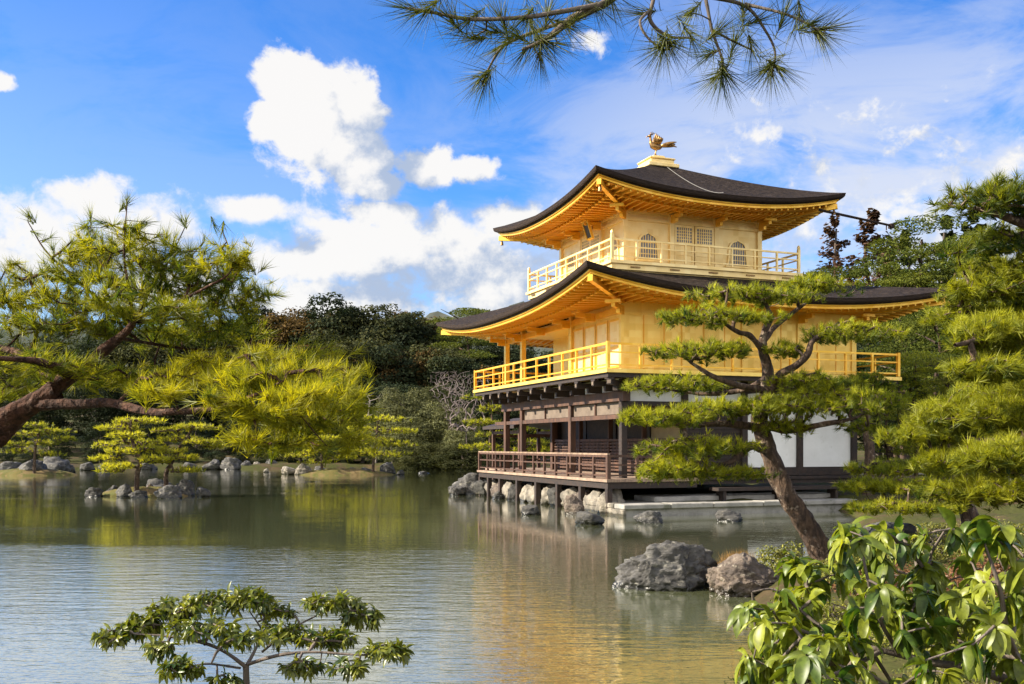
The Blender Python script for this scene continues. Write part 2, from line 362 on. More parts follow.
gx = np.concatenate(([-6000, -3000, -1500, -800, -450, -280, -190, -140, -110, -90, -75], gx[gx >= -60], np.arange(14.5, 40, 1), [42, 46, 52, 60, 75, 95, 130, 190, 280, 450, 800, 1500, 3000, 6000]))
gy = np.concatenate(([-6000, -2000, -700, -250, -100, -40, -15, -6], np.arange(-2, 48, .4), np.arange(48.5, 100, 1), [103, 107, 112, 118, 125, 135, 150, 170, 200, 250, 330, 450, 700, 1200, 2500, 6000]))
GX, GY = np.meshgrid(gx, gy); GZ = gh(GX, GY)
nx, ny = len(gx), len(gy)
ii = np.arange(ny*nx).reshape(ny, nx)
quads = np.stack((ii[:-1, :-1], ii[:-1, 1:], ii[1:, 1:], ii[1:, :-1]), -1).reshape(-1, 4)
mat('ground', (.050, .038, .021), (.090, .064, .034), rough=.95, scale=.9, bump=.8, bscale=8, c3=(.052, .055, .016), s3=.6, t3=.48, spec=.1)
ground = link('ground', npmesh('ground', np.stack((GX, GY, GZ), -1), quads, M['ground'], smooth_=True)); tag(ground, kind='structure')

# water
wm = bpy.data.materials.new('pond_water'); wm.use_nodes = True; M['water'] = wm
t = wm.node_tree; b = t.nodes['Principled BSDF']
b.inputs['Base Color'].default_value = (.112, .124, .062, 1); b.inputs['Roughness'].default_value = .02; b.inputs['IOR'].default_value = 1.58
tcn = N(t, 'ShaderNodeTexCoord')
def wnoise(scale, st, det, rot=0.0):
    mp = N(t, 'ShaderNodeMapping'); t.links.new(tcn.outputs['Object'], mp.inputs[0]); mp.inputs['Scale'].default_value = st; mp.inputs['Rotation'].default_value = (0, 0, rot)
    n = N(t, 'ShaderNodeTexNoise'); t.links.new(mp.outputs[0], n.inputs['Vector']); n.inputs['Scale'].default_value = scale; n.inputs['Detail'].default_value = det
    return n.outputs[0]
sxy = N(t, 'ShaderNodeSeparateXYZ'); t.links.new(tcn.outputs['Object'], sxy.inputs[0])
gust = wnoise(.16, (.7, 1.5, 1), 4)                                   # a ruffled patch on the near left, calm water elsewhere
edge = math_(t, 'ADD', sxy.outputs[1], math_(t, 'MULTIPLY', math_(t, 'SUBTRACT', gust, .5), 9.0))
edx = math_(t, 'ADD', sxy.outputs[0], math_(t, 'MULTIPLY', math_(t, 'SUBTRACT', gust, .5), 5.0))
patch = math_(t, 'MULTIPLY', smooth(t, edge, 20.5, 17.5), smooth(t, edx, 2.4, -.8))
wind = math_(t, 'ADD', math_(t, 'MULTIPLY', patch, .42), smooth(t, gust, .45, .66, .13, .34))
near = wnoise(2.6, (.55, 1.7, 1), 4, .15); fine = wnoise(10, (.5, 1.7, 1), 3, -.1)
hsum = math_(t, 'MULTIPLY', math_(t, 'ADD', math_(t, 'MULTIPLY', near, .85), math_(t, 'MULTIPLY', fine, .32)), wind)
bp = N(t, 'ShaderNodeBump'); t.links.new(hsum, bp.inputs['Height']); bp.inputs['Strength'].default_value = .34; bp.inputs['Distance'].default_value = .06
t.links.new(bp.outputs[0], b.inputs['Normal']); t.links.new(bp.outputs[0], b.inputs['Coat Normal'])
b.inputs['Coat Weight'].default_value = 1.0; b.inputs['Coat Roughness'].default_value = .02; b.inputs['Coat IOR'].default_value = 1.5
wv = np.array([(-74, 4, 0), (14, 4, 0), (14, 88, 0), (-74, 88, 0)])
water = link('pond_water', npmesh('pond_water', wv, np.array([[0, 1, 2, 3]]), wm)); tag(water, kind='structure')

# wooded hills far behind
hx = np.arange(-420, 421, 4.0); hyy = np.arange(200, 520, 4.0)
HX, HYY = np.meshgrid(hx, hyy)
HZ = sst(HYY, 205, 330)*(38+7*np.sin(HX*.011+1.2)+4*np.sin(HX*.027))*(1-sst(HYY, 380, 520)*.8)+2
cell = np.array([noise.cell(Vector((x*.17, y*.17, 0))) for x, y in zip(HX.ravel(), HYY.ravel())]).reshape(HX.shape)
HZ = HZ+cell*2.8+rng.uniform(-.9, .9, HX.shape)
HX = HX+rng.uniform(-1.2, 1.2, HX.shape)
nyh, nxh = HX.shape; ii = np.arange(nyh*nxh).reshape(nyh, nxh)
q = np.stack((ii[:-1, :-1], ii[:-1, 1:], ii[1:, 1:], ii[1:, :-1]), -1).reshape(-1, 4)
mat('hill_wood', (.050, .065, .060), (.085, .090, .075), rough=1, scale=.12, bump=1, bscale=.6, spec=0)
tag(link('hills', npmesh('hills', np.stack((HX, HYY, HZ), -1), q, M['hill_wood'], smooth_=True)), kind='structure')
# ------------------------------------------------------------------ the golden pavilion
pav = tag(empty('golden_pavilion', (CX, CY, 0), BA), 'three-storey golden pavilion with black curved roofs standing at the edge of the pond', 'pavilion')
LU, LV = 8.5, 10.0                       # plan of the two lower storeys
A0, A1, C0, C1 = 1.46, 6.70, 2.70, 7.94  # plan of the top storey
mid_u, mid_v = (A0+A1)/2, (C0+C1)/2
def part(mb, name, m, parent=None, label=None, **k):
    o = mb.build(name, M[m], parent or pav, **k)
    if label: o['label'] = label
    return o

# --- ground storey -------------------------------------------------
mb = MB()
for i in range(12):                       # planked veranda along the pond front
    x = -1.06+i*.255; mb.box(x, x+.248, -1.06, 10.55, .93, 1.01+.002*(i % 2))
deck = part(mb, 'veranda_deck', 'deck_wood')
mb = MB(); mb.box(-1.0, -.88, -1.0, 10.5, .74, .928); mb.box(-.88, 1.95, -1.0, -.88, .74, .928); mb.box(1.95, 8.9, -.48, -.38, .80, .928); mb.box(-.88, 8.5, 10.4, 10.5, .74, .928)
part(mb, 'edge_beam', 'wood_dark', deck)
for v in (-.94, .9, 2.7, 4.5, 6.3, 8.1, 9.4, 10.4):
    part(MB().box(-1.02, -.86, v-.08, v+.08, -.5, .738), 'deck_post', 'wood_dark', deck)
mb = MB()
for i in range(2): mb.box(2.0, 9.1, -.54+i*.265, -.54+i*.265+.258, .93, 1.01)
part(mb, 'side_veranda', 'wood_dark')
part(MB().box(2.01, LU, 0.01, LV, .93, 1.03), 'room_floor', 'wood_dark')
part(MB().box(2.6, 7.2, -1.15, -.62, .62, .72).box(2.8, 2.9, -1.1, -.7, .31, .618).box(6.9, 7.0, -1.1, -.7, .31, .618).box(4.8, 4.9, -1.1, -.7, .31, .618), 'entrance_step', 'wood_dark')

def railing(name, path, zs, post_h, spacing, m, bar=.05, post=.07, ends=True, caps=None):
    """horizontal bars in one mesh, each upright a child of it"""
    mb = MB(); posts = []
    for (p, q) in zip(path[:-1], path[1:]):
        L = math.hypot(q[0]-p[0], q[1]-p[1])
        for k, z in enumerate(zs):
            w = bar*(1.25 if k == 0 else 1)
            mb.beam((p[0], p[1], z), (q[0], q[1], z), w, w*(.8 if k else 1))
        n = max(1, round(L/spacing))
        for i in range(n+1): posts.append((p[0]+(q[0]-p[0])*i/n, p[1]+(q[1]-p[1])*i/n, i in (0, n)))
    r = part(mb, name, m); seen = set()
    for x, y, e in posts:
        k = (round(x, 2), round(y, 2))
        if k in seen: continue
        seen.add(k)
        w = post*(1.5 if e else 1); top = post_h if e else zs[0]-.012
        b_ = MB().box(x-w/2, x+w/2, y-w/2, y+w/2, zs[-1]-.10, top)
        if e and caps: b_.ell((x, y, top+.05), (w*.62, w*.62, .10), 8, 6)
        part(b_, 'baluster', m, r)
    return r
r = railing('veranda_railing', [(.9, -.97), (-.97, -.97), (-.97, 10.45), (.8, 10.45)], (1.68, 1.42, 1.12), 1.70, .98, 'wood', .055, .075)
part(MB().beam((-.97, -1.0, 1.735), (-.97, 10.5, 1.735), .09, .05), 'handrail', 'rail_wood_sunlit', r, 'sunlit pale top rail')

cols = [(0, 0), (0, 3.73), (0, 8.24), (0, 10), (2.1, 0), (4.25, 0), (6.35, 0), (LU, 0), (2, 10), (5, 10), (LU, 10), (LU, 5)]
for (u, v) in cols:
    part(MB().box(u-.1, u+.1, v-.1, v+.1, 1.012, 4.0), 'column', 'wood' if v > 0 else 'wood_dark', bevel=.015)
# front beams
part(MB().beam((0, -.25, 3.47), (0, 10.3, 3.47), .24, .30), 'beam', 'wood', None, 'sunlit brown front beam')
part(MB().beam((0, .1, 2.86), (0, 11.2, 2.86), .13, .13), 'beam', 'wood')
for i, (v0, v1) in enumerate(((.12, 1.85), (1.95, 3.62), (3.84, 6.0), (6.1, 8.12))):
    part(MB().box(.02, .05, v0, v1, 2.94, 3.31), 'transom_panel', 'transom')
for v in (1.9, 6.05): part(MB().box(-.03, .09, v-.04, v+.04, 2.93, 3.31), 'strut', 'wood')
part(MB().box(.03, .06, .1, LV, 3.64, 4.02), 'plaster_band', 'plaster')
part(MB().box(.1, LU, .035, .065, 3.80, 4.02), 'plaster_band', 'plaster')
# beams of the side facing the camera
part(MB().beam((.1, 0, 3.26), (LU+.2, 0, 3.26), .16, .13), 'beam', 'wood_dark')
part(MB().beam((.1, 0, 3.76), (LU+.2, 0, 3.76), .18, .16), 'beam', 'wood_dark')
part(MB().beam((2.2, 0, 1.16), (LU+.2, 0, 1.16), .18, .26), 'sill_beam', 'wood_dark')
for u0, u1 in ((.1, 2.0), (2.2, 4.15), (4.35, 6.25), (6.45, 8.4)):
    part(MB().box(u0, u1, .02, .06, 3.326, 3.678), 'plaster_panel', 'plaster')
for u0, u1 in ((4.35, 6.25), (6.45, 8.4)):
    part(MB().box(u0, u1, .02, .06, 1.292, 3.193), 'plaster_panel', 'plaster', None, 'large white panel')
mb = MB().box(2.2, 4.15, .05, .08, 1.292, 3.193)
for k in range(16): mb.box(2.2, 4.15, .02, .048, 1.33+k*.116, 1.385+k*.116)
part(mb, 'lattice_shutter', 'wood_dark')
# room behind the open front bay
for i, (v0, v1) in enumerate(((.12, 2.45), (2.55, 4.95), (5.05, 7.45), (7.55, 9.9))):
    mb = MB().box(2.08, 2.12, v0, v1, 1.05, 2.12)
    n = 9
    for k in range(n): mb.box(2.0, 2.06, v0, v1, 1.10+k*.115, 1.16+k*.115)
    for k in range(int((v1-v0)/.3)+1): mb.box(2.06, 2.078, v0+k*.3, v0+k*.3+.03, 1.06, 2.10)
    part(mb, 'lattice_shutter', 'wood')
    part(MB().box(2.3, 2.33, v0, v1, 2.2, 3.2), 'shoji_panel' if i == 0 else 'interior_shade_panel', 'paper' if i == 0 else 'wood_dark')  # beyond the first bay, dark sheets block light and stand for the room's shade
    part(MB().box(1.98, 2.14, v1+.01, v1+.09, 1.04, 3.3), 'post', 'wood')
part(MB().beam((2.06, .1, 2.17), (2.06, LV, 2.17), .12, .09), 'rail_beam', 'wood')
part(MB().beam((2.06, .1, 3.3), (2.06, LV, 3.3), .14, .2), 'rail_beam', 'wood')
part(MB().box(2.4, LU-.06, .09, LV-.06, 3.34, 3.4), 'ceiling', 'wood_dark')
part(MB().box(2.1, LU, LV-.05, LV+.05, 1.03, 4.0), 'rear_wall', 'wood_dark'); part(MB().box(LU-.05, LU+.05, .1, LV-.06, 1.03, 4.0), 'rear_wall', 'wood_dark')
part(MB().box(.14, 2.0, .14, LV-.1, 3.5, 3.56), 'porch_ceiling', 'wood')

# --- middle storey --------------------------------------------------
Z2 = 4.2
slab = part(MB().box(-1.06, LU+1.06, -1.06, LV+1.06, 4.09, Z2), 'balcony_floor', 'gold_wall')
mb = MB(); i0 = .08
mb.box(-1.06+i0, LU+1.06-i0, -1.06+i0, -.86, 3.96, 4.088); mb.box(-1.06+i0, -.86, -.86, LV+.86, 3.96, 4.088)
mb.box(LU+.86, LU+1.06-i0, -.86, LV+.86, 3.96, 4.088); mb.box(-1.06+i0, LU+1.06-i0, LV+.86, LV+1.06-i0, 3.96, 4.088)
part(mb, 'edge_beam', 'wood_dark', slab)
def bracket(p, q, parent):
    m_ = MB(); p = Vector(p); q = Vector(q)
    m_.beam(p, q, .15, .15)
    m_.beam(p-Vector((0, 0, .15)), p+(q-p)*.55-Vector((0, 0, .15)), .15, .15)
    m_.beam(q-(q-p)*.16+Vector((0, 0, .095)), q+Vector((0, 0, .095)), .26, .05)
    br = part(m_, 'bracket', 'wood_dark', parent)
    d_ = (q-p).normalized(); part(MB().beam(q+d_*.001, q+d_*.012, .11, .10), 'painted_end', 'transom', br)
for v in (.05, 1.25, 2.5, 3.73, 5.0, 6.2, 7.3, 8.24, 9.2, 10): bracket((-.12, v, 3.83), (-.98, v, 3.83), slab)
for u in (.05, 1.05, 2.1, 3.2, 4.25, 5.3, 6.35, 7.4, 8.5): bracket((u, -.1, 3.83), (u, -.98, 3.83), slab)
bracket((-.05, -.05, 3.83), (-.92, -.92, 3.83), slab)

W2 = 6.40
def gold_wall(mb, name='gold_wall', label=None): return part(mb, name, 'gold_wall', None, label)
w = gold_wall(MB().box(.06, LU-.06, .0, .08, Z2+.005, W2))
for u in (0.0, 2.1, 4.25, 6.35, LU): part(MB().box(u-.09, u+.09, -.05, .10, Z2+.003, W2+.02), 'pilaster', 'gold_wall', w)
for k, z in enumerate((4.36, 5.0, 5.98)): part(MB().box(.09, LU-.09, -.025, -.002, z-.035, z+.035), 'batten', 'gold_wall', w)
for u in (.7, 1.4, 2.8, 3.55, 4.95, 5.65, 7.05, 7.8): part(MB().box(u-.012, u+.012, -.012, -.003, Z2+.01, 5.94), 'joint', 'gold_soffit', w)
w = gold_wall(MB().box(.05, .11, .1, 3.65, Z2+.005, W2))
for i in range(4):
    v0 = .12+i*.885
    d = part(MB().box(.01, .048, v0+.03, v0+.855, 4.32, 5.86), 'door_panel', 'gold_pale', w)
    part(MB().box(-.012, .008, v0+.03, v0+.08, 4.33, 5.85).box(-.012, .008, v0+.805, v0+.855, 4.33, 5.85).box(-.012, .008, v0+.08, v0+.805, 5.78, 5.85).box(-.012, .008, v0+.08, v0+.805, 4.33, 4.42).box(-.012, .008, v0+.08, v0+.805, 4.95, 5.02), 'door_frame', 'gold', d)
gold_wall(MB().box(.05, 2.0, 3.66, 3.76, Z2+.005, W2))
w = gold_wall(MB().box(2.0, 2.1, 3.76, LV, Z2+.005, W2))
for v in (5.3, 6.9, 8.4): part(MB().box(1.96, 1.998, v-.06, v+.06, Z2+.01, 6.1), 'batten', 'gold_wall', w)
gold_wall(MB().box(2.1, LU-.06, LV-.08, LV, Z2+.005, W2)); gold_wall(MB().box(LU-.08, LU, .08, LV-.08, Z2+.005, W2))
for (u, v) in ((0, 3.73), (0, 8.24), (0, 10)): part(MB().box(u-.09, u+.09, v-.09, v+.09, Z2+.003, W2), 'gold_column', 'gold_wall', bevel=.012)
part(MB().box(-.07, .07, .1, LV+.2, 5.98, 6.16), 'gold_beam', 'gold')
part(MB().box(.1, 1.99, 3.77, LV, 6.22, 6.28), 'alcove_ceiling', 'gold_pale')
railing('balcony_railing', [(-.98, -.98), (LU+.98, -.98), (LU+.98, LV+.98), (-.98, LV+.98), (-.98, -.98)], (4.93, 4.68, 4.32), 4.99, 1.08, 'gold', .05, .065)

# --- curved roofs -----------------------------------------------------
def side_points(rect, side, t, z):
    u0, u1, v0, v1 = rect
    if side == 0: return ((u0+u1)/2+t*(u1-u0)/2, v0, z)
    if side == 1: return (u1, (v0+v1)/2+t*(v1-v0)/2, z)
    if side == 2: return ((u0+u1)/2-t*(u1-u0)/2, v1, z)
    return (u0, (v0+v1)/2-t*(v1-v0)/2, z)
class Roof:
    def __init__(s, eave, inner, wall, zmid, lift, ztop, zwall, pw=2.3, prof=1.35):
        s.e, s.i, s.w, s.zm, s.l, s.zt, s.zw, s.pw, s.prof = eave, inner, wall, zmid, lift, ztop, zwall, pw, prof
        s.over = wall[0]-eave[0]
    def ze(s, t): return s.zm+s.l*abs(t)**s.pw
    def inset(s, d): u0, u1, v0, v1 = s.e; return (u0+d, u1-d, v0+d, v1-d)
    def lerp(s, a, b, k): return tuple(x+(y-x)*k for x, y in zip(a, b))
    def strip(s, rows, nt_=40):
        """rows: list of functions (side, t) -> point; makes a skin through them round all four sides"""
        V = []; Fc = []
        for side in range(4):
            base = len(V)
            for rw in rows:
                for k in range(nt_+1): V.append(rw(side, -1+2*k/nt_))
            for r_ in range(len(rows)-1):
                for k in range(nt_):
                    a = base+r_*(nt_+1)+k; Fc.append((a, a+1, a+nt_+2, a+nt_+1))
        m_ = MB(); m_.add(V, Fc); return m_
    def top(s):
        def row(k):
            f = k**s.prof
            rect = s.lerp(s.e, s.i, k)
            return lambda side, t: side_points(rect, side, t, s.ze(t)*(1-f)+s.zt*f)
        return s.strip([row(k/12) for k in range(13)])
    def ringrow(s, d, dz): return lambda side, t: side_points(s.inset(d), side, t, s.ze(t)+dz)
    def soffit_z(s, t, d):
        q = min(1, d/s.over); return (s.ze(t)-.30)*(1-q)+s.zw*q
    def soffit(s):
        rows = []
        for k in range(9):
            d = .26+(s.over-.26)*k/8
            rows.append((lambda d: (lambda side, t: side_points(s.inset(d), side, t, s.soffit_z(t, d))))(d))
        return s.strip(rows[::-1])
    def rafters(s, spacing):
        m_ = MB(); u0, u1, v0, v1 = s.e
        for side in range(4):
            L = (u1-u0) if side in (0, 2) else (v1-v0)
            n = int(L/spacing)
            for k in range(n+1):
                x = -L/2+.33+(L-.66)*k/n
                dmax = min(s.over, L/2-abs(x))
                if dmax < .45: continue
                def P(d, dz):
                    tt = x/(L/2-d) if L/2-d > .01 else 0
                    tt = max(-1, min(1, tt))
                    return Vector(side_points(s.inset(d), side, tt, s.soffit_z(tt, d)+dz))
                dm = .48*s.over
                if dmax > dm+.1:
                    m_.beam(P(.30, -.035), P(dm, -.035), .06, .07); m_.beam(P(dm-.12, -.085), P(dmax, -.085), .07, .09)
                else: m_.beam(P(.30, -.035), P(dmax, -.035), .06, .07)
        return m_
    def purlin(s, d, dz, w, h):
        f = lambda dd, z: (lambda side, t: side_points(s.inset(dd), side, t, s.soffit_z(t, d)+z))
        return s.strip([f(d+w, dz+h), f(d+w, dz), f(d, dz), f(d, dz+h)])
    def hips(s):
        out = []
        for a, b_ in ((0, 2), (1, 2), (0, 3), (1, 3)):
            m_ = MB(); pts = []
            for k in range(7):
                d = .2+(s.over-.2)*k/6; r = s.inset(d); pts.append(Vector((r[a], r[b_], s.soffit_z(1, d)-.10)))
            for p, q in zip(pts[:-1], pts[1:]): m_.beam(p, q, .14, .17)
            out.append(m_)
        return out
def build_roof(name, rf, spacing):
    top = part(rf.top(), name, 'shingle', smooth_=True)
    part(rf.strip([rf.ringrow(0, 0), rf.ringrow(.012, -.05), rf.ringrow(.02, -.10), rf.ringrow(.05, -.145), rf.ringrow(.14, -.16), rf.ringrow(.16, -.20)]), 'shingle_edge', 'shingle_edge', top)
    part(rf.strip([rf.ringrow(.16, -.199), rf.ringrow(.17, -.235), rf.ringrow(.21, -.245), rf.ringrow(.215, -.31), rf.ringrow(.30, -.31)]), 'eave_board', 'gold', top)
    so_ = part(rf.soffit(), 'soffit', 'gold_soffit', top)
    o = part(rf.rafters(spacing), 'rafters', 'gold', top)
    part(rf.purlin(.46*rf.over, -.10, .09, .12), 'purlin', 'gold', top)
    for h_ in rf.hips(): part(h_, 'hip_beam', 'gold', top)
    return top
E2 = 2.26
roof2 = Roof((-E2, LU+E2, -E2, LV+E2), (A0-.75, A1+.75, C0-.75, C1+.75), (0, LU, 0, LV), 6.40, .60, 7.62, W2+.02, 2.4, 1.25)
lower = build_roof('lower_roof', roof2, .30)
def arms(parent, pts, m='gold'):
    for (p, q) in pts:
        m_ = MB(); p = Vector(p); q = Vector(q)
        m_.beam(p, q, .11, .13); m_.beam(p-Vector((0, 0, .13)), p+(q-p)*.5-Vector((0, 0, .13)), .11, .12)
        d = (q-p).normalized(); s_ = Vector((-d.y, d.x, 0)); m_.beam(q-s_*.24+Vector((0, 0, .1)), q+s_*.24+Vector((0, 0, .1)), .1, .09)
        part(m_, 'bracket_arm', m, parent)
zb = W2-.30
arms(lower, [((-.05, v, zb), (-.72, v, zb)) for v in (1.85, 3.73, 6.0, 8.24, 10)]+[((u, -.05, zb), (u, -.72, zb)) for u in (2.1, 4.25, 6.35, 8.5)]+[((-.02, -.02, zb), (-.66, -.66, zb))])

# --- top storey ---------------------------------------------------------
Z3, W3 = 7.90, 9.88
o3 = 1.05
bal = part(MB().box(A0-o3, A1+o3, C0-o3, C1+o3, 7.80, Z3), 'balcony_floor', 'gold_pale')
part(MB().box(A0-o3+.08, A1+o3-.08, C0-o3+.08, C1+o3-.08, 7.62, 7.798), 'edge_band', 'gold_pale', bal)
part(MB().box(A0-o3+.2, A1+o3-.2, C0-o3+.2, C1+o3-.2, 7.30, 7.618), 'edge_band', 'gold_pale', bal)
for k in range(5):
    u = A0-o3+.75+k*1.45
    part(MB().box(u, u+.34, C0-o3+.045, C0-o3+.078, 7.69, 7.735), 'fitting', 'bronze', bal)
for k in range(5):
    v = C0-o3+.75+k*1.45
    part(MB().box(A0-o3+.045, A0-o3+.078, v, v+.34, 7.69, 7.735), 'fitting', 'bronze', bal)
d3 = o3-.1
railing('balcony_railing', [(A0-d3, C0-d3), (A1+d3, C0-d3), (A1+d3, C1+d3), (A0-d3, C1+d3), (A0-d3, C0-d3)], (8.58, 8.36, 8.04), 8.72, .9, 'gold_pale', .045, .06, caps=True)
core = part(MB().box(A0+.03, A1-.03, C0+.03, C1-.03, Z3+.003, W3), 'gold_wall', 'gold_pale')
b3 = [0, 1.75, 3.49, 5.24]
for k in b3:
    for (u, v) in ((A0+k, C0), (A0, C0+k), (A0+k, C1), (A1, C0+k)):
        if (u, v) in ((A0, C0),) and k == 0 and False: continue
    part(MB().box(A0+k-.085, A0+k+.085, C0-.06, C0+.05, Z3+.004, W3+.03), 'pilaster', 'gold_pale', core)
    if k: part(MB().box(A0-.06, A0+.05, C0+k-.085, C0+k+.085, Z3+.004, W3+.03), 'pilaster', 'gold_pale', core)
for z, h in ((7.99, .10), (9.50, .10), (9.78, .12)):
    part(MB().box(A0+.09, A1-.09, C0-.035, C0+.02, z-h/2, z+h/2), 'rail_beam', 'gold_pale', core)
    part(MB().box(A0-.035, A0+.02, C0+.09, C1-.09, z-h/2, z+h/2), 'rail_beam', 'gold_pale', core)
def bell(w, h, n=10):
    """outline of a bell-shaped (katomado) window, from the lower left up and round"""
    pts = [(-w*.56, 0), (-w*.52, h*.25), (-w*.49, h*.55)]
    for k in range(n+1):
        a = math.pi*(1-k/n); x = w*.47*math.cos(a); z = h*.66+h*.30*math.sin(a)**.8
        if abs(x) < .12*w: z += h*.05*(1-abs(x)/(.12*w))
        pts.append((x, z))
    return pts+[(w*.49, h*.55), (w*.52, h*.25), (w*.56, 0)]
def bell_window(cu, face):
    """face 'E' towards the camera (plane v = C0), 'S' towards the pond (plane u = A0)"""
    T = (lambda x, d, z: (A0+cu+x, C0+.03-d, 8.22+z)) if face == 'E' else (lambda x, d, z: (A0+.03-d, C0+cu-x, 8.22+z))
    po = bell(.78, .92); pi_ = bell(.64, .84); n = len(po)
    V = [T(x, .05, z-.03) for x, z in po]+[T(x, .05, z) for x, z in pi_]+[T(x, 0.002, z-.03) for x, z in po]+[T(x, .006, z) for x, z in pi_]
    Fc = []
    for k in range(n-1):
        Fc += [(k, k+1, n+k+1, n+k), (k, 2*n+k, 2*n+k+1, k+1), (n+k, n+k+1, 3*n+k+1, 3*n+k)]
    Fc += [(0, n, 3*n, 2*n), (n-1, 3*n-1, 4*n-1, 2*n-1)]
    fr = part(MB().add(V, Fc).box(*((A0+cu-.5, A0+cu+.5, C0-.045, C0+.025, 8.13, 8.195) if face == 'E' else (A0-.045, A0+.025, C0+cu-.5, C0+cu+.5, 8.13, 8.195))), 'bell_window', 'gold_pale', core)
    part(MB().add([T(x, .010, z) for x, z in pi_], [tuple(range(n))]), 'pane', 'pane', fr)
    m_ = MB()
    for k in range(-3, 4):
        x = k*.095; zt = .80 if abs(k) < 2 else (.74 if abs(k) == 2 else .64)
        m_.add([T(x-.011, .026, .01), T(x+.011, .026, .01), T(x+.011, .026, zt), T(x-.011, .026, zt)], [(0, 1, 2, 3)])
        m_.add([T(x-.011, .026, .01), T(x-.011, .012, .01), T(x-.011, .012, zt), T(x-.011, .026, zt)], [(0, 1, 2, 3)])
        m_.add([T(x+.011, .026, .01), T(x+.011, .012, .01), T(x+.011, .012, zt), T(x+.011, .026, zt)], [(0, 1, 2, 3)])
    for z in (.17, .36, .55): m_.add([T(-.33, .024, z-.011), T(.33, .024, z-.011), T(.33, .024, z+.011), T(-.33, .024, z+.011), T(-.33, .012, z-.011), T(.33, .012, z-.011), T(.33, .012, z+.011), T(-.33, .012, z+.011)], [(0, 1, 2, 3), (0, 4, 5, 1), (2, 6, 7, 3)])
    part(m_, 'lattice', 'gold_pale', fr)
for face in 'ES':
    for cu in (.87, 4.37): bell_window(cu, face)
    for k in range(2):
        c = A0+1.84+k*.79 if face == 'E' else C0+1.84+k*.79
        X0, X1 = c+.02, c+.77
        bb = (lambda a, b_, d0, d1, z0, z1: MB().box(a, b_, C0-d1, C0-d0, z0, z1)) if face == 'E' else (lambda a, b_, d0, d1, z0, z1: MB().box(A0-d1, A0-d0, a, b_, z0, z1))
        d = part(bb(X0, X1, -.02, .012, 8.05, 9.44), 'door', 'gold_pale', core)
        part(bb(X0+.09, X1-.09, .0125, .018, 8.86, 9.36), 'pane', 'pane', d)
        fm = MB()
        for (a, b_, z0, z1) in ((X0, X0+.08, 8.05, 9.44), (X1-.08, X1, 8.05, 9.44), (X0+.08, X1-.08, 9.36, 9.44), (X0+.08, X1-.08, 8.05, 8.14), (X0+.08, X1-.08, 8.76, 8.86), (X0+.08, X1-.08, 8.42, 8.48)):
            m2 = bb(a, b_, .013, .034, z0, z1); fm.add(m2.v, m2.f)
        for q in range(1, 7):
            xx = X0+.09+q*(X1-X0-.18)/7; m2 = bb(xx-.017, xx+.017, .019, .029, 8.86, 9.36); fm.add(m2.v, m2.f)
        for q in range(1, 5):
            zz = 8.86+q*.1; m2 = bb(X0+.09, X1-.09, .0185, .027, zz-.014, zz+.014); fm.add(m2.v, m2.f)
        part(fm, 'door_frame', 'gold_pale', d)
# name board under the front eave
bv, bz = 4.5, 9.42
def tilt(x0, x1, y0, y1, z0, z1):          # leans out at the top
    m_ = MB().box(x0, x1, y0, y1, z0, z1); m_.v = [(x-(z-bz)*.35, y, z) for x, y, z in m_.v]; return m_
pq = part(tilt(A0-.52, A0-.47, bv-.17, bv+.17, bz-.24, bz+.24), 'name_board', 'plaque', None, 'dark name board tilted under the front eave')
fm = MB()
for q in ((bv-.22, bv-.172, bz-.29, bz+.29), (bv+.172, bv+.22, bz-.29, bz+.29), (bv-.17, bv+.17, bz+.242, bz+.29), (bv-.17, bv+.17, bz-.29, bz-.242)):
    m2 = tilt(A0-.55, A0-.465, *q); fm.add(m2.v, m2.f)
part(fm, 'frame', 'gold', pq)
E3 = 2.05
roof3 = Roof((A0-E3, A1+E3, C0-E3, C1+E3), (mid_u-.42, mid_u+.42, mid_v-.42, mid_v+.42), (A0, A1, C0, C1), 10.05, .47, 12.1, W3+.02, 2.3, 1.32)
upper = build_roof('upper_roof', roof3, .27)
zb = W3-.22
arms(upper, [((A0-.05, C0+k, zb), (A0-.66, C0+k, zb)) for k in b3[1:]]+[((A0+k, C0-.05, zb), (A0+k, C0-.66, zb)) for k in b3[1:]]+[((A0-.02, C0-.02, zb), (A0-.6, C0-.6, zb))])
# pedestal, phoenix
ped = part(MB().box(mid_u-.62, mid_u+.62, mid_v-.62, mid_v+.62, 12.02, 12.16).box(mid_u-.48, mid_u+.48, mid_v-.48, mid_v+.48, 12.16, 12.32).box(mid_u-.52, mid_u+.52, mid_v-.52, mid_v+.52, 12.32, 12.38).box(mid_u-.24, mid_u+.24, mid_v-.24, mid_v+.24, 12.38, 12.52), 'roof_pedestal', 'gold_pale', bevel=.02)
ph = MB()                                  # faces left along the long axis, wings raised, tail streaming behind
f = Vector((-.94, .35, 0)); s_ = Vector((-.35, -.94, 0)); up = Vector((0, 0, 1)); c = Vector((mid_u, mid_v, 12.52))
def P3(a, b_, z): return c+f*a+s_*b_+up*z
for sd in (-.06, .06): ph.tube([P3(0, sd, 0), P3(.03, sd, .14), P3(-.02, sd, .30)], [.022, .018, .035], 6); ph.tube([P3(.10, sd, .012), P3(-.07, sd, .012)], .016, 5)
ph.tube([P3(-.24, 0, .40), P3(-.14, 0, .36), P3(0, 0, .36), P3(.13, 0, .42), P3(.19, 0, .53), P3(.20, 0, .65), P3(.21, 0, .72), P3(.25, 0, .77)], [.03, .085, .125, .115, .07, .042, .04, .03], 9)
ph.ell(P3(.23, 0, .77), (.062, .062, .056)); ph.tube([P3(.27, 0, .77), P3(.34, 0, .745), P3(.37, 0, .70)], [.03, .018, .004], 6)
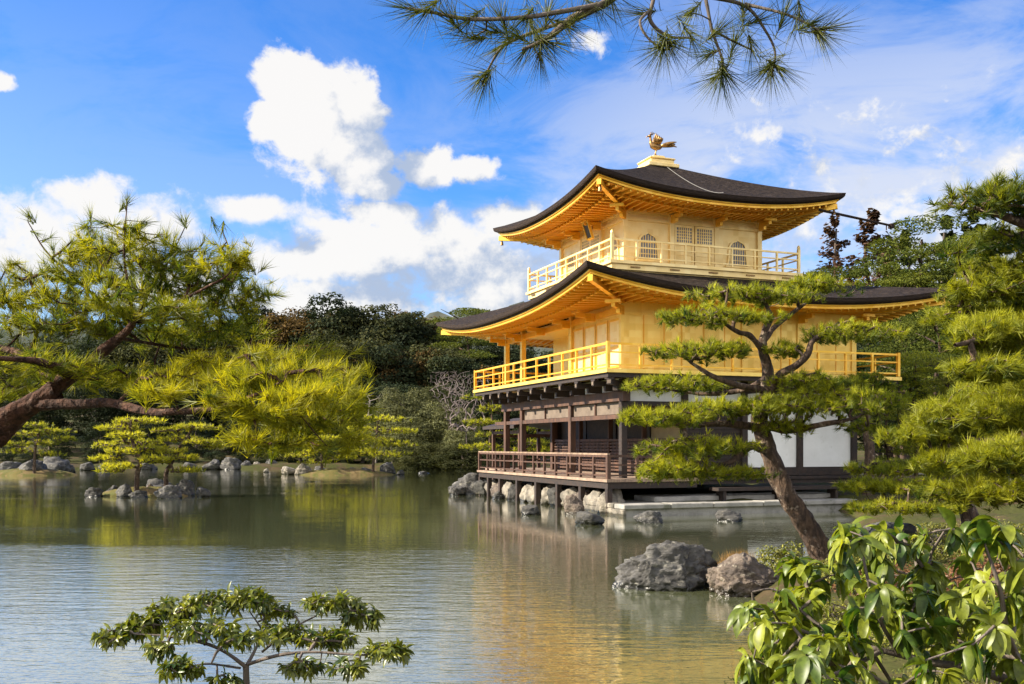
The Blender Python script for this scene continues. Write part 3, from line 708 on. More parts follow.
for k in range(3): ph.tube([P3(.21-.03*k, 0, .81), P3(.19-.05*k, 0, .90-.02*k), P3(.13-.05*k, 0, .93-.03*k)], [.02, .016, .004], 5)
def feather(p0, p1, p2, w, th=.012):
    n = 6; V = []
    for k in range(n+1):
        t_ = k/n; p = p0*(1-t_)**2+p1*2*t_*(1-t_)+p2*t_*t_
        d = ((p1-p0)*(1-t_)+(p2-p1)*t_).normalized(); a = d.cross(s_).normalized() if abs(d.dot(s_)) < .9 else up
        ww = w*math.sin(math.pi*min(1, .18+.80*t_))**.7
        V += [p+a*ww+s_*th, p-a*ww+s_*th, p-a*ww-s_*th, p+a*ww-s_*th]
    Fc = []
    for k in range(n):
        for q_ in range(4):
            a = 4*k+q_; b_ = 4*k+(q_+1) % 4; Fc.append((a, b_, b_+4, a+4))
    ph.add(V, Fc+[(3, 2, 1, 0), (4*n, 4*n+1, 4*n+2, 4*n+3)])
for sd in (-1, 1):
    for k in range(5):
        feather(P3(.05-.04*k, sd*.09, .44), P3(.06-.06*k, sd*(.20+.01*k), .60), P3(.04-.065*k, sd*(.25-.01*k), .80-.045*k), .050)
for k in range(5):
    sp = (k-2)*.05
    feather(P3(-.18, sp*.4, .40), P3(-.40, sp, .45+.035*(k % 3)), P3(-.68-.04*(k % 3), sp*1.6, .36+.07*((k+1) % 3)), .055)
part(ph, 'phoenix_ornament', 'bronze', ped, 'gilded bird with raised wings and streaming tail', smooth_=True)
# lightning cable down the slope facing the camera, and the long water spout
def on_slope(u_, k):
    f_ = k**roof3.prof; r = roof3.lerp(roof3.e, roof3.i, k); L = (r[1]-r[0])/2; t_ = (u_-(r[0]+r[1])/2)/L
    return Vector((u_, r[2]-.01, roof3.ze(t_)*(1-f_)+roof3.zt*f_+.035))
part(MB().tube([on_slope(mid_u+.1+(1-k/14)*(-.25), k/14) for k in range(15)][::-1], .011, 5), 'roof_cable', 'cable', upper)
part(MB().tube([(A1+E3-.9, C0-E3+.25, 9.92), (A1+E3+2.2, C0-E3+.35, 9.66)], [.05, .04], 8).box(A1+E3+2.15, A1+E3+2.29, C0-E3+.27, C0-E3+.43, 9.56, 9.72).tube([(A1+E3+2.0, C0-E3+.34, 9.64), (A1+E3+2.0, C0-E3+.34, 9.48)], .02, 5), 'rain_spout', 'shingle_edge', upper)
for (u, v) in ((A0-E3+.28, C0-E3+.28), (A1+E3-.28, C0-E3+.28), (A0-E3+.28, C1+E3-.28)):
    part(MB().tube([(u, v, 10.10), (u, v, 9.99)], [.012, .012], 5).tube([(u, v, 9.99), (u, v, 9.93), (u, v, 9.85), (u, v, 9.82)], [.02, .05, .06, .065], 8), 'wind_bell', 'bronze', upper)

# --- stone platform, fishing pavilion, fence ---------------------------------
pl = tag(empty('stone_platform', B(-1, -2), BA), 'low flat stone landing in front of the shaded white side of the pavilion', 'platform')
MBp = MB()
xs = [-.0, 1.5, 2.9, 4.6, 6.1, 8.3]
for k in range(5): MBp.box(xs[k]+.008, xs[k+1]-.008, .0, .62, .20, .335+.008*(k % 2))
MBp.build('edge_slabs', M['stone_slab'], pl, bevel=.02)
MB().box(.1, 8.2, .1, 2.4, -.8, .196).box(.3, 8.2, .624, 2.5, .198, .315).build('core', M['stone_slab'], pl)
MB().box(1.6, 8.1, 1.15, 2.45, .317, .47).build('upper_slab', M['stone_slab'], pl, bevel=.02)
MB().box(-.02, .29, .624, 2.5, .2, .34).box(-.02, .098, .02, 2.5, -.8, .196).build('side_slab', M['rock_pale'], pl, bevel=.02)

fp = tag(empty('fishing_pavilion', B(1.15, 12.0), BA), 'small open wooden fishing pavilion with a low roof beyond the west end of the veranda', 'pavilion')
for x in (.3, 2.5):
    for y in (.3, 3.6): MB().box(x-.07, x+.07, y-.07, y+.07, -.4, 2.75).build('post', M['wood'], fp)
MB().box(0, 2.8, -1.1, 3.9, .85, .95).build('floor', M['deck_wood'], fp)
mbx = MB(); V = []
for (x, z) in ((-.1, 2.70), (.6, 2.86), (1.4, 3.1), (2.2, 2.86), (3.0, 2.70)): V += [(x, .0, z), (x, 4.0, z), (x, .0, z+.13), (x, 4.0, z+.13)]
Fc = []
for k in range(4):
    a = 4*k; Fc += [(a, a+1, a+5, a+4), (a+2, a+6, a+7, a+3), (a, a+4, a+6, a+2), (a+1, a+3, a+7, a+5)]
Fc += [(0, 2, 3, 1), (16, 17, 19, 18)]
mbx.add(V, Fc).build('roof', M['wood_dark'], fp)
rl = MB().beam((.3, .3, 1.35), (.3, 3.6, 1.35), .06, .06).beam((2.5, .3, 1.35), (2.5, 3.6, 1.35), .06, .06).beam((.3, 3.6, 1.35), (2.5, 3.6, 1.35), .06, .06).build('railing', M['wood'], fp)
MB().beam((.3, .3, 2.55), (.3, 3.6, 2.55), .1, .14).beam((2.5, .3, 2.55), (2.5, 3.6, 2.55), .1, .14).beam((.37, 3.6, 2.4), (2.43, 3.6, 2.4), .1, .12).beam((.37, .3, 2.4), (2.43, .3, 2.4), .1, .12).build('tie_beam', M['wood'], fp)

pA = at(858, 459, 37); pA.z = ghs(pA.x, pA.y)
fe = tag(empty('bamboo_fence', pA, R(6)), 'low pale bamboo rail fence under the trees right of the pavilion', 'fence')
MB().beam((0, 0, .95), (6.2, 0, .95), .07, .07).beam((0, 0, .6), (6.2, 0, .6), .06, .06).build('rail', M['bamboo'], fe)
for k in range(5): MB().tube([(.1+k*1.5, .05, -.2), (.1+k*1.5, .05, 1.05)], .045, 7).build('post', M['bamboo'], fe)
# ------------------------------------------------------------------ plants: builders
def unit(a): return a/np.maximum(np.linalg.norm(a, axis=-1, keepdims=True), 1e-9)
def rvec(n, r=rng): return unit(r.normal(size=(n, 3)))
def smooth_path(pts, rad, sub=6):
    """Catmull-Rom through the given points"""
    P = np.array([list(p) for p in pts], float); Rr = np.array(rad, float)
    Pe = np.vstack((2*P[0]-P[1], P, 2*P[-1]-P[-2])); out = []; ro = []
    for i in range(len(P)-1):
        p0, p1, p2, p3 = Pe[i:i+4]
        for k in range(sub):
            t_ = k/sub
            out.append(.5*((2*p1)+(-p0+p2)*t_+(2*p0-5*p1+4*p2-p3)*t_**2+(-p0+3*p1-3*p2+p3)*t_**3)); ro.append(Rr[i]*(1-t_)+Rr[i+1]*t_)
    out.append(P[-1]); ro.append(Rr[-1])
    return np.array(out), np.array(ro)
class Wood:
    """collects limbs and twigs of one tree into a single mesh"""
    def __init__(s): s.V = []; s.F = []; s.n = 0; s.nodes = []; s.par = []; s.rad = []
    def put(s, V, Fc): s.V.append(np.asarray(V, float)); s.F.append(np.asarray(Fc, int)+s.n); s.n += len(V)
    def limb(s, pts, rad, sides=10, rough=.10, sub=6, freq=5.0, node=True):
        P, Rr = smooth_path(pts, rad, sub)
        n = len(P); d = unit(np.gradient(P, axis=0)); ref = np.array([0, 0, 1.]) if abs(d[0, 2]) < .9 else np.array([1., 0, 0])
        r = np.cross(d[0], ref); r /= np.linalg.norm(r); V = []
        for i in range(n):
            r = r-d[i]*np.dot(r, d[i]); r /= np.linalg.norm(r); u = np.cross(d[i], r)
            for k in range(sides):
                a = 2*math.pi*k/sides; w = r*math.cos(a)+u*math.sin(a)
                nn = noise.fractal(Vector(P[i]*freq+w*1.3), 1.0, 2.0, 3)
                V.append(P[i]+w*Rr[i]*(1+rough*2.2*nn))
        Fc = [(i*sides+k, i*sides+(k+1) % sides, (i+1)*sides+(k+1) % sides, (i+1)*sides+k) for i in range(n-1) for k in range(sides)]
        s.put(V, Fc)
        if node:
            b = len(s.nodes)
            for i in range(n):
                s.nodes.append(P[i]); s.par.append(b+i-1 if i else -1); s.rad.append(Rr[i])
    def grow(s, targets, seg=.25, droop=.0, jit=.18, rmin=.004, rexp=.42, sides=5, maxr=None, r=rng):
        """branches out to every target from the nearest wood; returns (tip position, direction)"""
        targets = np.asarray(targets, float); nodes = np.array(s.nodes); fixed = len(nodes)
        nd = list(nodes); par = list(s.par); cnt = [0]*fixed; is_new = [False]*fixed
        d0 = np.min(np.linalg.norm(targets[:, None]-nodes[None], axis=2), axis=1)
        order = np.argsort(d0); arr = np.empty((fixed+len(targets)*30, 3)); arr[:fixed] = nodes; m = fixed; tips = []
        cap = len(arr)
        for ti in order:
            tg = targets[ti]; dd = np.linalg.norm(arr[:m]-tg, axis=1); j = int(np.argmin(dd)); L = dd[j]
            k = max(1, min(24, int(math.ceil(L/seg)))); p0 = arr[j].copy()
            up = np.array([0, 0, L*droop]); side = rvec(1, r)[0]*L*jit
            prev = j
            for i in range(1, k+1):
                t_ = i/k; p = p0*(1-t_)+tg*t_+(up+side)*math.sin(math.pi*t_)*.5
                if m >= cap: break
                arr[m] = p; par.append(prev); prev = m; m += 1
            tips.append(prev)
        N_ = m; par = np.array(par); c = np.zeros(N_)
        for tip in tips: c[tip] += 1
        for i in range(N_-1, fixed-1, -1):
            if par[i] >= 0: c[par[i]] += c[i]
        rad = rmin*np.maximum(c, 1)**rexp
        ch = np.arange(fixed, N_); pa = par[fixed:N_]
        ra = np.where(pa < fixed, np.minimum(rad[ch]*1.15, np.array(s.rad+[0]*(N_-fixed))[pa]), rad[pa]); rb = rad[ch]
        if maxr: ra = np.minimum(ra, maxr); rb = np.minimum(rb, maxr)
        s.edges(arr[pa], arr[ch], ra, rb, sides)
        for i in range(fixed, N_): s.nodes.append(arr[i]); s.par.append(int(par[i])); s.rad.append(float(rad[i]))
        T = arr[tips]; D = unit(T-arr[par[tips]]); return T, D
    def edges(s, Pa, Pb, ra, rb, sides=5):
        d = unit(Pb-Pa); ref = np.where(np.abs(d[:, 2:3]) < .9, np.array([[0, 0, 1.]]), np.array([[1., 0, 0]]))
        r = unit(np.cross(d, ref)); u = np.cross(d, r); E = len(Pa)
        a = 2*np.pi*np.arange(sides)/sides
        w = r[:, None]*np.cos(a)[None, :, None]+u[:, None]*np.sin(a)[None, :, None]
        V = np.concatenate((Pa[:, None]+w*np.reshape(ra, (-1, 1, 1)), Pb[:, None]+w*np.reshape(rb, (-1, 1, 1))), 1).reshape(-1, 3)
        k = np.arange(sides); k2 = (k+1) % sides
        f = np.stack((k, k2, sides+k2, sides+k), -1)[None]+(np.arange(E)*2*sides)[:, None, None]
        s.put(V, f.reshape(-1, 4))
    def mesh(s, name, m): return npmesh(name, np.concatenate(s.V), np.concatenate(s.F), M[m], smooth_=True)
def needles(P, D, n, L, w, spread=.9, back=.4, tint=None, r=rng, tj=.25, curve=0.0):
    """tufts at P pointing along D: n thin needles each"""
    K = len(P); P = np.repeat(P, n, 0); D = np.repeat(unit(D), n, 0)
    d = unit(D+rvec(K*n, r)*spread*r.uniform(.35, 1.1, (K*n, 1)))
    b = P-D*r.uniform(0, back, (K*n, 1))
    ln = L*r.uniform(.7, 1.15, (K*n, 1)); s = unit(np.cross(d, rvec(K*n, r)))*w/2
    V = np.stack((b-s, b+s, b+d*ln), 1).reshape(-1, 3)
    Fc = np.arange(K*n*3).reshape(-1, 3)
    tn = np.repeat(np.zeros(K)+.5 if tint is None else tint, n)+r.normal(0, tj*.5, K*n)
    return V, Fc, np.repeat(np.clip(tn, 0, 1), 3)
def leafquads(P, Nn, size, tint, r=rng, asp=.6):
    n = len(P); t_ = unit(np.cross(Nn, rvec(n, r))); b = np.cross(Nn, t_); sz = (size*r.uniform(.6, 1.25, n))[:, None]
    V = np.stack((P-t_*sz, P+b*sz*asp, P+t_*sz, P-b*sz*asp), 1).reshape(-1, 3)
    return V, np.arange(n*4).reshape(-1, 4), np.repeat(np.clip(tint, 0, 1), 4)
def whorl_leaves(P, D, per, L, W, droop=.5, tint=None, r=rng, nseg=5, spread=(.5, 1.2)):
    """rosettes of long folded leaves round each shoot tip"""
    K = len(P); n = K*per; P = np.repeat(P, per, 0); D = np.repeat(unit(D), per, 0)
    a = np.tile(np.arange(per)*2*np.pi/per, K)+np.repeat(r.uniform(0, 6.28, K), per)+r.normal(0, .25, n)
    ref = np.where(np.abs(D[:, 2:3]) < .9, np.array([[0, 0, 1.]]), np.array([[1., 0, 0]]))
    e1 = unit(np.cross(D, ref)); e2 = np.cross(D, e1)
    out = e1*np.cos(a)[:, None]+e2*np.sin(a)[:, None]
    el = r.uniform(*spread, n)[:, None]                     # angle away from the shoot
    d = unit(D*np.cos(el)+out*np.sin(el)); side = unit(np.cross(d, D)+1e-6)
    ln = (L*r.uniform(.55, 1.18, n))[:, None]; wd = (W*r.uniform(.8, 1.15, n))[:, None]
    dr = (droop*r.uniform(.5, 1.5, n))[:, None]
    base = P-D*r.uniform(0, .25*L, (n, 1)); pts = []
    x = base.copy(); dd = d.copy(); step = ln/nseg
    for k in range(nseg+1):
        t_ = k/nseg; nrm = unit(np.cross(side, dd)); ww = wd*(.06 if k == 0 else (math.sin(math.pi*(.10+.86*t_)**1.05)))*.5
        if k == nseg: ww = wd*.02
        fold = nrm*ww*.38
        pts += [x-side*ww+fold, x, x+side*ww+fold]
        dd = unit(dd+np.array([[0, 0, -1.]])*dr/nseg*1.6); x = x+dd*step
    V = np.stack(pts, 1); m = 3*(nseg+1); Fb = []
    for k in range(nseg): Fb += [(3*k, 3*k+1, 3*k+4, 3*k+3), (3*k+1, 3*k+2, 3*k+5, 3*k+4)]
    Fc = (np.array(Fb)[None]+(np.arange(n)*m)[:, None, None]).reshape(-1, 4)
    tn = np.clip((np.repeat(r.uniform(.1, .9, K), per) if tint is None else np.repeat(tint, per))+r.normal(0, .18, n), 0, 1)
    return V.reshape(-1, 3), Fc, np.repeat(tn, m)
def joinmesh(name, parts, m, smooth_=False):
    o = 0; V = []; tn = []; tri = []; qd = []
    for v, f, t_ in parts:
        (tri if f.shape[1] == 3 else qd).append(f+o); V.append(v); tn.append(t_); o += len(v)
    Fc = ([np.concatenate(tri)] if tri else [])+([np.concatenate(qd)] if qd else [])
    return npmesh(name, np.concatenate(V), Fc, M[m], np.concatenate(tn), smooth_)
def pad_targets(pads, r=rng):
    """pads: (centre, rx, ry, rz, count). Points through flat cushions of foliage, denser towards the top"""
    out = []; pid = []
    for i, (c, rx, ry, rz, n) in enumerate(pads):
        c = np.array(list(c)); a = r.uniform(0, 2*np.pi, n); q = np.sqrt(r.uniform(0, 1, n))
        ux, uy = q*np.cos(a), q*np.sin(a); top = np.sqrt(np.maximum(0, 1-q*q))
        wob = 1+.22*np.sin(3*a+i)+.14*np.sin(5*a+2*i)
        z = top*r.uniform(-.35, 1, n)
        out.append(c+np.stack((ux*rx*wob, uy*ry*wob, z*rz+.12*rz*r.normal(size=n)), -1)); pid += [i]*n
    return np.concatenate(out), np.array(pid)
def plant(name, base, label, cat, group=None):
    return tag(empty(name, base), label, cat, group)
def local(me, base):
    co = np.empty(len(me.vertices)*3, np.float32); me.vertices.foreach_get('co', co); co = co.reshape(-1, 3)-np.array(list(base), np.float32); me.vertices.foreach_set('co', co.ravel()); me.update()
def finish(root, base, wood, wmat, leaves, lmat, lname='foliage', tname='trunk'):
    me = wood.mesh(tname, wmat); local(me, base); link(tname, me, root)
    me = joinmesh(lname, leaves, lmat); local(me, base); link(lname, me, root)
    return root
def tufted(W, targets, seg, nl, L, w, tint, r, spread=.9, droop=.15, upb=.5, extra=0, rmin=.004, maxr=.06, back=None, tj=.25):
    """grow twigs to the targets and clothe them in needles"""
    T, D = W.grow(targets, seg, droop, rmin=rmin, maxr=maxr, r=r)
    D = unit(D+np.array([0, 0, upb])+.35*r.normal(size=D.shape))
    # tint order follows W.grow's order of work: recompute from the nearest target
    ti = np.array([np.argmin(np.sum((targets-p)**2, 1)) for p in T]); tn = tint[ti]
    P = [T]; DD = [D]; TT = [tn]
    for e in range(extra):
        off = r.normal(size=T.shape)*L*.55; P.append(T+off*np.array([1, 1, .45])-D*L*.3); DD.append(unit(D+.7*r.normal(size=D.shape))); TT.append(tn-.12)
    return needles(np.concatenate(P), np.concatenate(DD), nl, L, w, spread, L*.5 if back is None else back, np.concatenate(TT), r, tj)

# ------------------------------------------------------------------ rocks
def rock_mesh(seed, sub=4, rough=.42, flat=.8, cut=.55):
    import bmesh
    bm = bmesh.new(); bmesh.ops.create_icosphere(bm, subdivisions=sub, radius=1)
    o = Vector((seed*7.31, seed*3.7, seed*1.9)); rr = random.Random(seed)
    planes = [(Vector((rr.gauss(0, 1), rr.gauss(0, 1), rr.gauss(0, .8))).normalized(), rr.uniform(cut, cut+.35)) for _ in range(9)]
    for v in bm.verts:
        p = v.co.normalized(); k = 1+rough*noise.fractal(p*1.1+o, .9, 2.1, 3)
        q = p*k
        for n_, d in planes:
            e = q.dot(n_)-d
            if e > 0: q -= n_*e*.85
        q += p*(.10*noise.fractal(p*3.2+o, .8, 2.1, 5)+.04*noise.fractal(p*9+o, .7, 2.1, 4)-.10*max(0, .35-abs(noise.noise(p*2.6+o*1.7)))**1.0*(1 if sub > 4 else .6))
        v.co = q
    xs_ = [v.co.x for v in bm.verts]; ys_ = [v.co.y for v in bm.verts]; zs_ = [v.co.z for v in bm.verts]
    for v in bm.verts:                      # unit footprint, 0..1 in height with a foot below
        v.co.x = (v.co.x-(max(xs_)+min(xs_))/2)/(max(xs_)-min(xs_)); v.co.y = (v.co.y-(max(ys_)+min(ys_))/2)/(max(ys_)-min(ys_))
        v.co.z = (v.co.z-min(zs_))/(max(zs_)-min(zs_))*1.45-.45
    me = bpy.data.meshes.new('shore_rock'); bm.to_mesh(me); bm.free()
    me.polygons.foreach_set('use_smooth', [True]*len(me.polygons)); return me
ROCKS = [rock_mesh(s) for s in range(1, 9)]
_rk = {}
def rock(x, y, w, d, h, z, m, label, group=None, rz=None, ti=None, name='shore_rock', me=None, r=random):
    ti = r.randrange(8) if ti is None else ti
    if me is None:
        key = (ti, m)
        if key not in _rk:
            me2 = ROCKS[ti].copy(); me2.materials.clear(); me2.materials.append(M[m]); _rk[key] = me2
        me = _rk[key]
    o = link(name, me); o.location = (x, y, z); o.scale = (w, d, h); o.rotation_euler = (0, 0, r.uniform(0, 6.28) if rz is None else rz)
    return tag(o, label, 'rock', group)
def rock_px(px, py, wpx, hpx, m, label, group=None, D=None, dep=.8, z=0.0, **k):
    """px, py: middle of the foot; wpx, hpx: full size in the picture"""
    if D is None: D = F*(EYE-z)/(py-HY)
    sc = D/F; return rock((px-512)*sc, D, wpx*sc, wpx*sc*dep, hpx*sc, z, m, label, group, rz=k.pop('rz', random.uniform(-.35, .35)), **k)
# ------------------------------------------------------------------ near and middle pines, each modelled on its own
def pxpad(px, py, D, wpx, hpx, n, dep=None):
    c = at(px, py, D); s = D/F; return (c, wpx*s, (dep if dep is not None else wpx*s*.75), hpx*s, n)

# -- the crooked pine reaching in from the left ----------------------------
r = np.random.default_rng(11)
D0 = 6.2
bp_ = at(-120, 700, D0); base = Vector((bp_.x, bp_.y, ghs(bp_.x, bp_.y)-.05))
W = Wood()
A = lambda px, py, d=0.0: at(px, py, D0+d)
W.limb([base, A(-85, 610), A(-45, 490), A(0, 428), A(32, 404), A(58, 392)], [.15, .12, .09, .074, .068, .060], 12, .16, 7)
W.limb([A(40, 400), A(58, 384), A(84, 366), A(112, 344), A(128, 330), A(136, 318)], [.052, .044, .034, .029, .024, .020], 10, .2)
W.limb([A(30, 405), A(70, 404, -.1), A(110, 403, -.35), A(150, 412, -.6), A(185, 411, -.8), A(222, 407, -1.0), A(258, 394, -1.1), A(285, 380, -1.1)], [.042, .033, .027, .023, .020, .015, .010, .005], 10, .2)
W.limb([A(58, 384), A(40, 366, .2), A(15, 352, .3), A(-20, 345, .4)], [.040, .034, .026, .018], 8, .14)
W.limb([A(62, 372), A(54, 366, -.4), A(30, 360, -.5), A(-10, 358, -.6)], [.030, .026, .02, .012], 8, .14)
W.limb([A(132, 322), A(100, 300, .1), A(66, 270, .1), A(45, 250, .15), A(28, 222, .2)], [0.0136, 0.0112, 0.0081, 0.0056, 0.0031], 7, .1)
W.limb([A(136, 318), A(150, 290, .2), A(168, 262, .3), A(186, 225, .3)], [0.0136, 0.0099, 0.0068, 0.0031], 7, .1)
W.limb([A(134, 320), A(128, 285, -.2), A(124, 250, -.2), A(127, 205, -.1)], [0.0124, 0.0093, 0.0062, 0.0031], 7, .1)
W.limb([A(136, 318), A(170, 305, -.2), A(205, 288, -.3), A(232, 268, -.3), A(222, 228, -.25)], [0.0149, 0.0112, 0.0081, 0.0056, 0.0025], 7, .1)
W.limb([A(138, 322), A(180, 318, .3), A(220, 310, .5), A(262, 300, .5)], [0.0124, 0.0099, 0.0068, 0.0031], 7, .1)
W.limb([A(120, 338), A(160, 345, .5), A(205, 350, .7), A(250, 345, .8), A(300, 350, .8)], [0.0124, 0.0105, 0.0087, 0.0062, 0.0037], 7, .1)
pads_g = [pxpad(60, 325, D0+.2, 62, 36, 88), pxpad(135, 262, D0, 66, 42, 88), pxpad(195, 285, D0, 52, 34, 78), pxpad(100, 300, D0-.4, 60, 24, 44), pxpad(175, 312, D0-.4, 50, 16, 36), pxpad(70, 275, D0, 40, 20, 26), pxpad(236, 305, D0+.4, 36, 28, 50), pxpad(18, 300, D0+.3, 44, 38, 60),
          pxpad(150, 330, D0+.4, 90, 22, 80), pxpad(45, 368, D0-.3, 60, 16, 50), pxpad(225, 262, D0-.3, 24, 22, 22), pxpad(90, 250, D0+.1, 30, 24, 16), pxpad(215, 335, D0+.6, 50, 22, 45), pxpad(-30, 340, D0+.4, 40, 40, 30)]
pads_y = [pxpad(272, 360, D0-.6, 34, 10, 30), pxpad(312, 374, D0-.9, 34, 9, 30), pxpad(340, 394, D0-1.2, 24, 10, 24), pxpad(246, 380, D0-1.0, 40, 9, 36), pxpad(300, 398, D0-1.5, 34, 9, 30), pxpad(268, 420, D0-1.1, 36, 10, 32),
          pxpad(322, 424, D0-.7, 40, 10, 34), pxpad(348, 412, D0-.5, 18, 8, 14), pxpad(345, 372, D0-.3, 18, 8, 12), pxpad(296, 446, D0-.9, 44, 7, 26), pxpad(244, 440, D0-1.3, 22, 6, 12), pxpad(352, 442, D0-.9, 16, 6, 8), pxpad(320, 352, D0, 20, 7, 10), pxpad(225, 402, D0-1.2, 26, 7, 16),
          pxpad(210, 366, D0-.2, 40, 9, 30), pxpad(125, 382, D0+.5, 58, 14, 55), pxpad(18, 396, D0+.5, 36, 16, 30), pxpad(180, 378, D0-.3, 40, 9, 26), pxpad(160, 392, D0-.8, 30, 6, 14)]
Tg, ig = pad_targets(pads_g, r); Ty, iy = pad_targets(pads_y, r)
tips_ = np.array([list(A(*p)) for p in ((28, 215, .2), (90, 215, .1), (127, 200, -.1), (186, 220, .3), (222, 232, -.25), (242, 268, -.2), (258, 292, .4), (50, 238, .2), (105, 225, 0), (160, 235, .1), (205, 240, .2), (145, 222, -.1))])
TT = np.concatenate((Tg, Ty, tips_)); tn = np.concatenate((.42+.15*np.sin(ig*2.1)+r.normal(0, .2, len(Tg)), .72+.2*np.sin(iy*1.9)+r.normal(0, .17, len(Ty)), np.full(len(tips_), .25)))  # lighter, yellower tint of the second set holds sun shining through the clump
root = plant('pine_tree', base, 'crooked pine leaning in from the left edge with golden green needles', 'tree', 'pines around the pond')
fol = [tufted(W, TT, .12, 30, .105, .0042, tn, r, spread=.85, droop=-.12, upb=.55, extra=1, rmin=.0024, maxr=.012, back=.07)]
finish(root, base, W, 'bark_red', fol, 'needle_gold')

# -- the bough hanging in from above ----------------------------------------
r = np.random.default_rng(12)
base = Vector((3.3, .9, ghs(3.3, .9)-.05)); W = Wood()
Q = lambda px, py, d=3.0: at(px, py, d)
W.limb([base, (3.25, 1.0, 1.6), (3.0, 1.3, 3.0), (2.6, 1.7, 3.9), (1.9, 2.3, 4.1), (1.1, 2.8, 3.85), Q(650, -60, 3.1)], [.16, .14, .12, .10, .06, .035, .022], 10, .14)
W.limb([Q(650, -60, 3.1), Q(622, -12), Q(600, 6), Q(572, 20), Q(545, 40), Q(522, 50)], [0.0158, 0.0144, 0.0130, 0.0115, 0.0072, 0.0036], 8, .2)
W.limb([Q(600, 5), Q(560, 12, 2.95), Q(520, 18, 2.9), Q(470, 19, 2.9), Q(430, 12, 2.9), Q(406, 8, 2.9)], [0.0079, 0.0072, 0.0065, 0.0058, 0.0043, 0.0029], 7, .12)
W.limb([Q(572, 20), Q(540, 30, 3.1), Q(505, 45, 3.1), Q(490, 66, 3.1), Q(482, 84, 3.1)], [0.0065, 0.0058, 0.0043, 0.0036, 0.0029], 6, .12)
W.limb([Q(650, -60, 3.1), Q(700, -20, 3.2), Q(706, 0, 3.2), Q(712, 30, 3.2), Q(722, 60, 3.2), Q(721, 82, 3.2)], [0.0101, 0.0079, 0.0065, 0.0058, 0.0043, 0.0029], 7, .12)
W.limb([Q(650, -60, 3.1), Q(654, -8, 3.0), Q(650, 20, 3.0), Q(668, 36, 3.0), Q(690, 38, 3.0)], [0.0086, 0.0065, 0.0058, 0.0043, 0.0029], 7, .12)
W.limb([Q(650, 10, 3.0), Q(640, 22, 2.95), Q(648, 38, 2.95), Q(664, 50, 2.95)], [0.0050, 0.0043, 0.0036, 0.0029], 6, .12)
W.limb([Q(706, -4, 3.2), Q(745, 6, 3.2), Q(765, 30, 3.2), Q(775, 52, 3.2), Q(772, 74, 3.2)], [0.0072, 0.0058, 0.0043, 0.0036, 0.0029], 7, .12)
W.limb([Q(745, 4, 3.2), Q(785, 14, 3.15), Q(812, 26, 3.1), Q(822, 34, 3.1)], [0.0058, 0.0043, 0.0036, 0.0029], 6, .12)
W.limb([Q(712, 30, 3.2), Q(735, 42, 3.3), Q(752, 50, 3.3)], [0.0043, 0.0036, 0.0029], 6, .12)
tl = [(404, 8, 2.9, -1, .1), (426, 12, 2.9, -.8, -.5), (448, 16, 2.9, -.6, .6), (470, 20, 2.9, -.5, -.6), (500, 16, 2.9, -.3, .7), (524, 20, 2.9, -.4, -.6), (548, 14, 2.95, .2, .8), (484, 86, 3.1, -.3, -.9), (478, 80, 3.1, -.6, -.3), (500, 48, 3.1, -.8, -.5),
      (470, 38, 2.95, -1, -.2), (486, 30, 2.95, -.9, .2), (524, 52, 3.0, -.6, -.8), (540, 60, 3.0, 0, -1), (546, 44, 3.0, .6, -.7), (558, 44, 3.0, .9, -.2), (566, 26, 3, .9, -.4), (580, 16, 3, .5, .6), (600, 8, 3, .6, -.5), (515, 34, 3.05, -.7, .3), (532, 26, 3.05, .2, -.8),
      (721, 84, 3.2, 0, -1), (716, 78, 3.2, -.7, -.6), (727, 76, 3.2, .6, -.7), (706, 56, 3.2, -.6, -.4), (663, 52, 2.95, -.1, -1), (658, 48, 2.95, -.9, -.3), (672, 46, 2.95, .8, -.5), (692, 38, 3.0, .5, -.8), (772, 76, 3.2, 0, -1), (764, 70, 3.2, -.8, -.5), (780, 68, 3.2, .8, -.4),
      (752, 52, 3.3, .3, -.9), (735, 40, 3.3, .2, .8), (822, 36, 3.1, .5, -.8), (812, 24, 3.1, .8, .4), (828, 28, 3.1, .9, 0), (800, 20, 3.15, .2, -.9), (786, 12, 3.15, .3, .8), (720, 30, 3.2, .6, .5), (690, 14, 3.1, -.5, -.6), (760, 20, 3.2, .7, .2), (640, 14, 3.0, -.9, -.3), (744, 8, 3.2, .1, .9), (612, 2, 3.0, .4, -.9)]
Tt = np.array([list(Q(a, b_, c)) for a, b_, c, *_ in tl]); Dt = unit(np.array([(d1, r.uniform(-.5, .5), d2) for *_, d1, d2 in tl]))
T2, _ = W.grow(Tt, .05, 0, rmin=.0022, maxr=.006, r=r)
Dm = np.array([Dt[np.argmin(np.sum((Tt-p)**2, 1))] for p in T2])
root = plant('pine_tree', base, 'pine bough with long dark needles hanging into the top of the view', 'tree', 'pines around the pond')
fol = [needles(T2, Dm, 50, .135, .0024, .85, .06, r.uniform(.1, .6, len(T2)), r), needles(T2-Dm*.03, Dm, 22, .12, .0022, 1.6, .06, r.uniform(.2, .9, len(T2)), r)]
finish(root, base, W, 'bark_grey', fol, 'needle_bough')

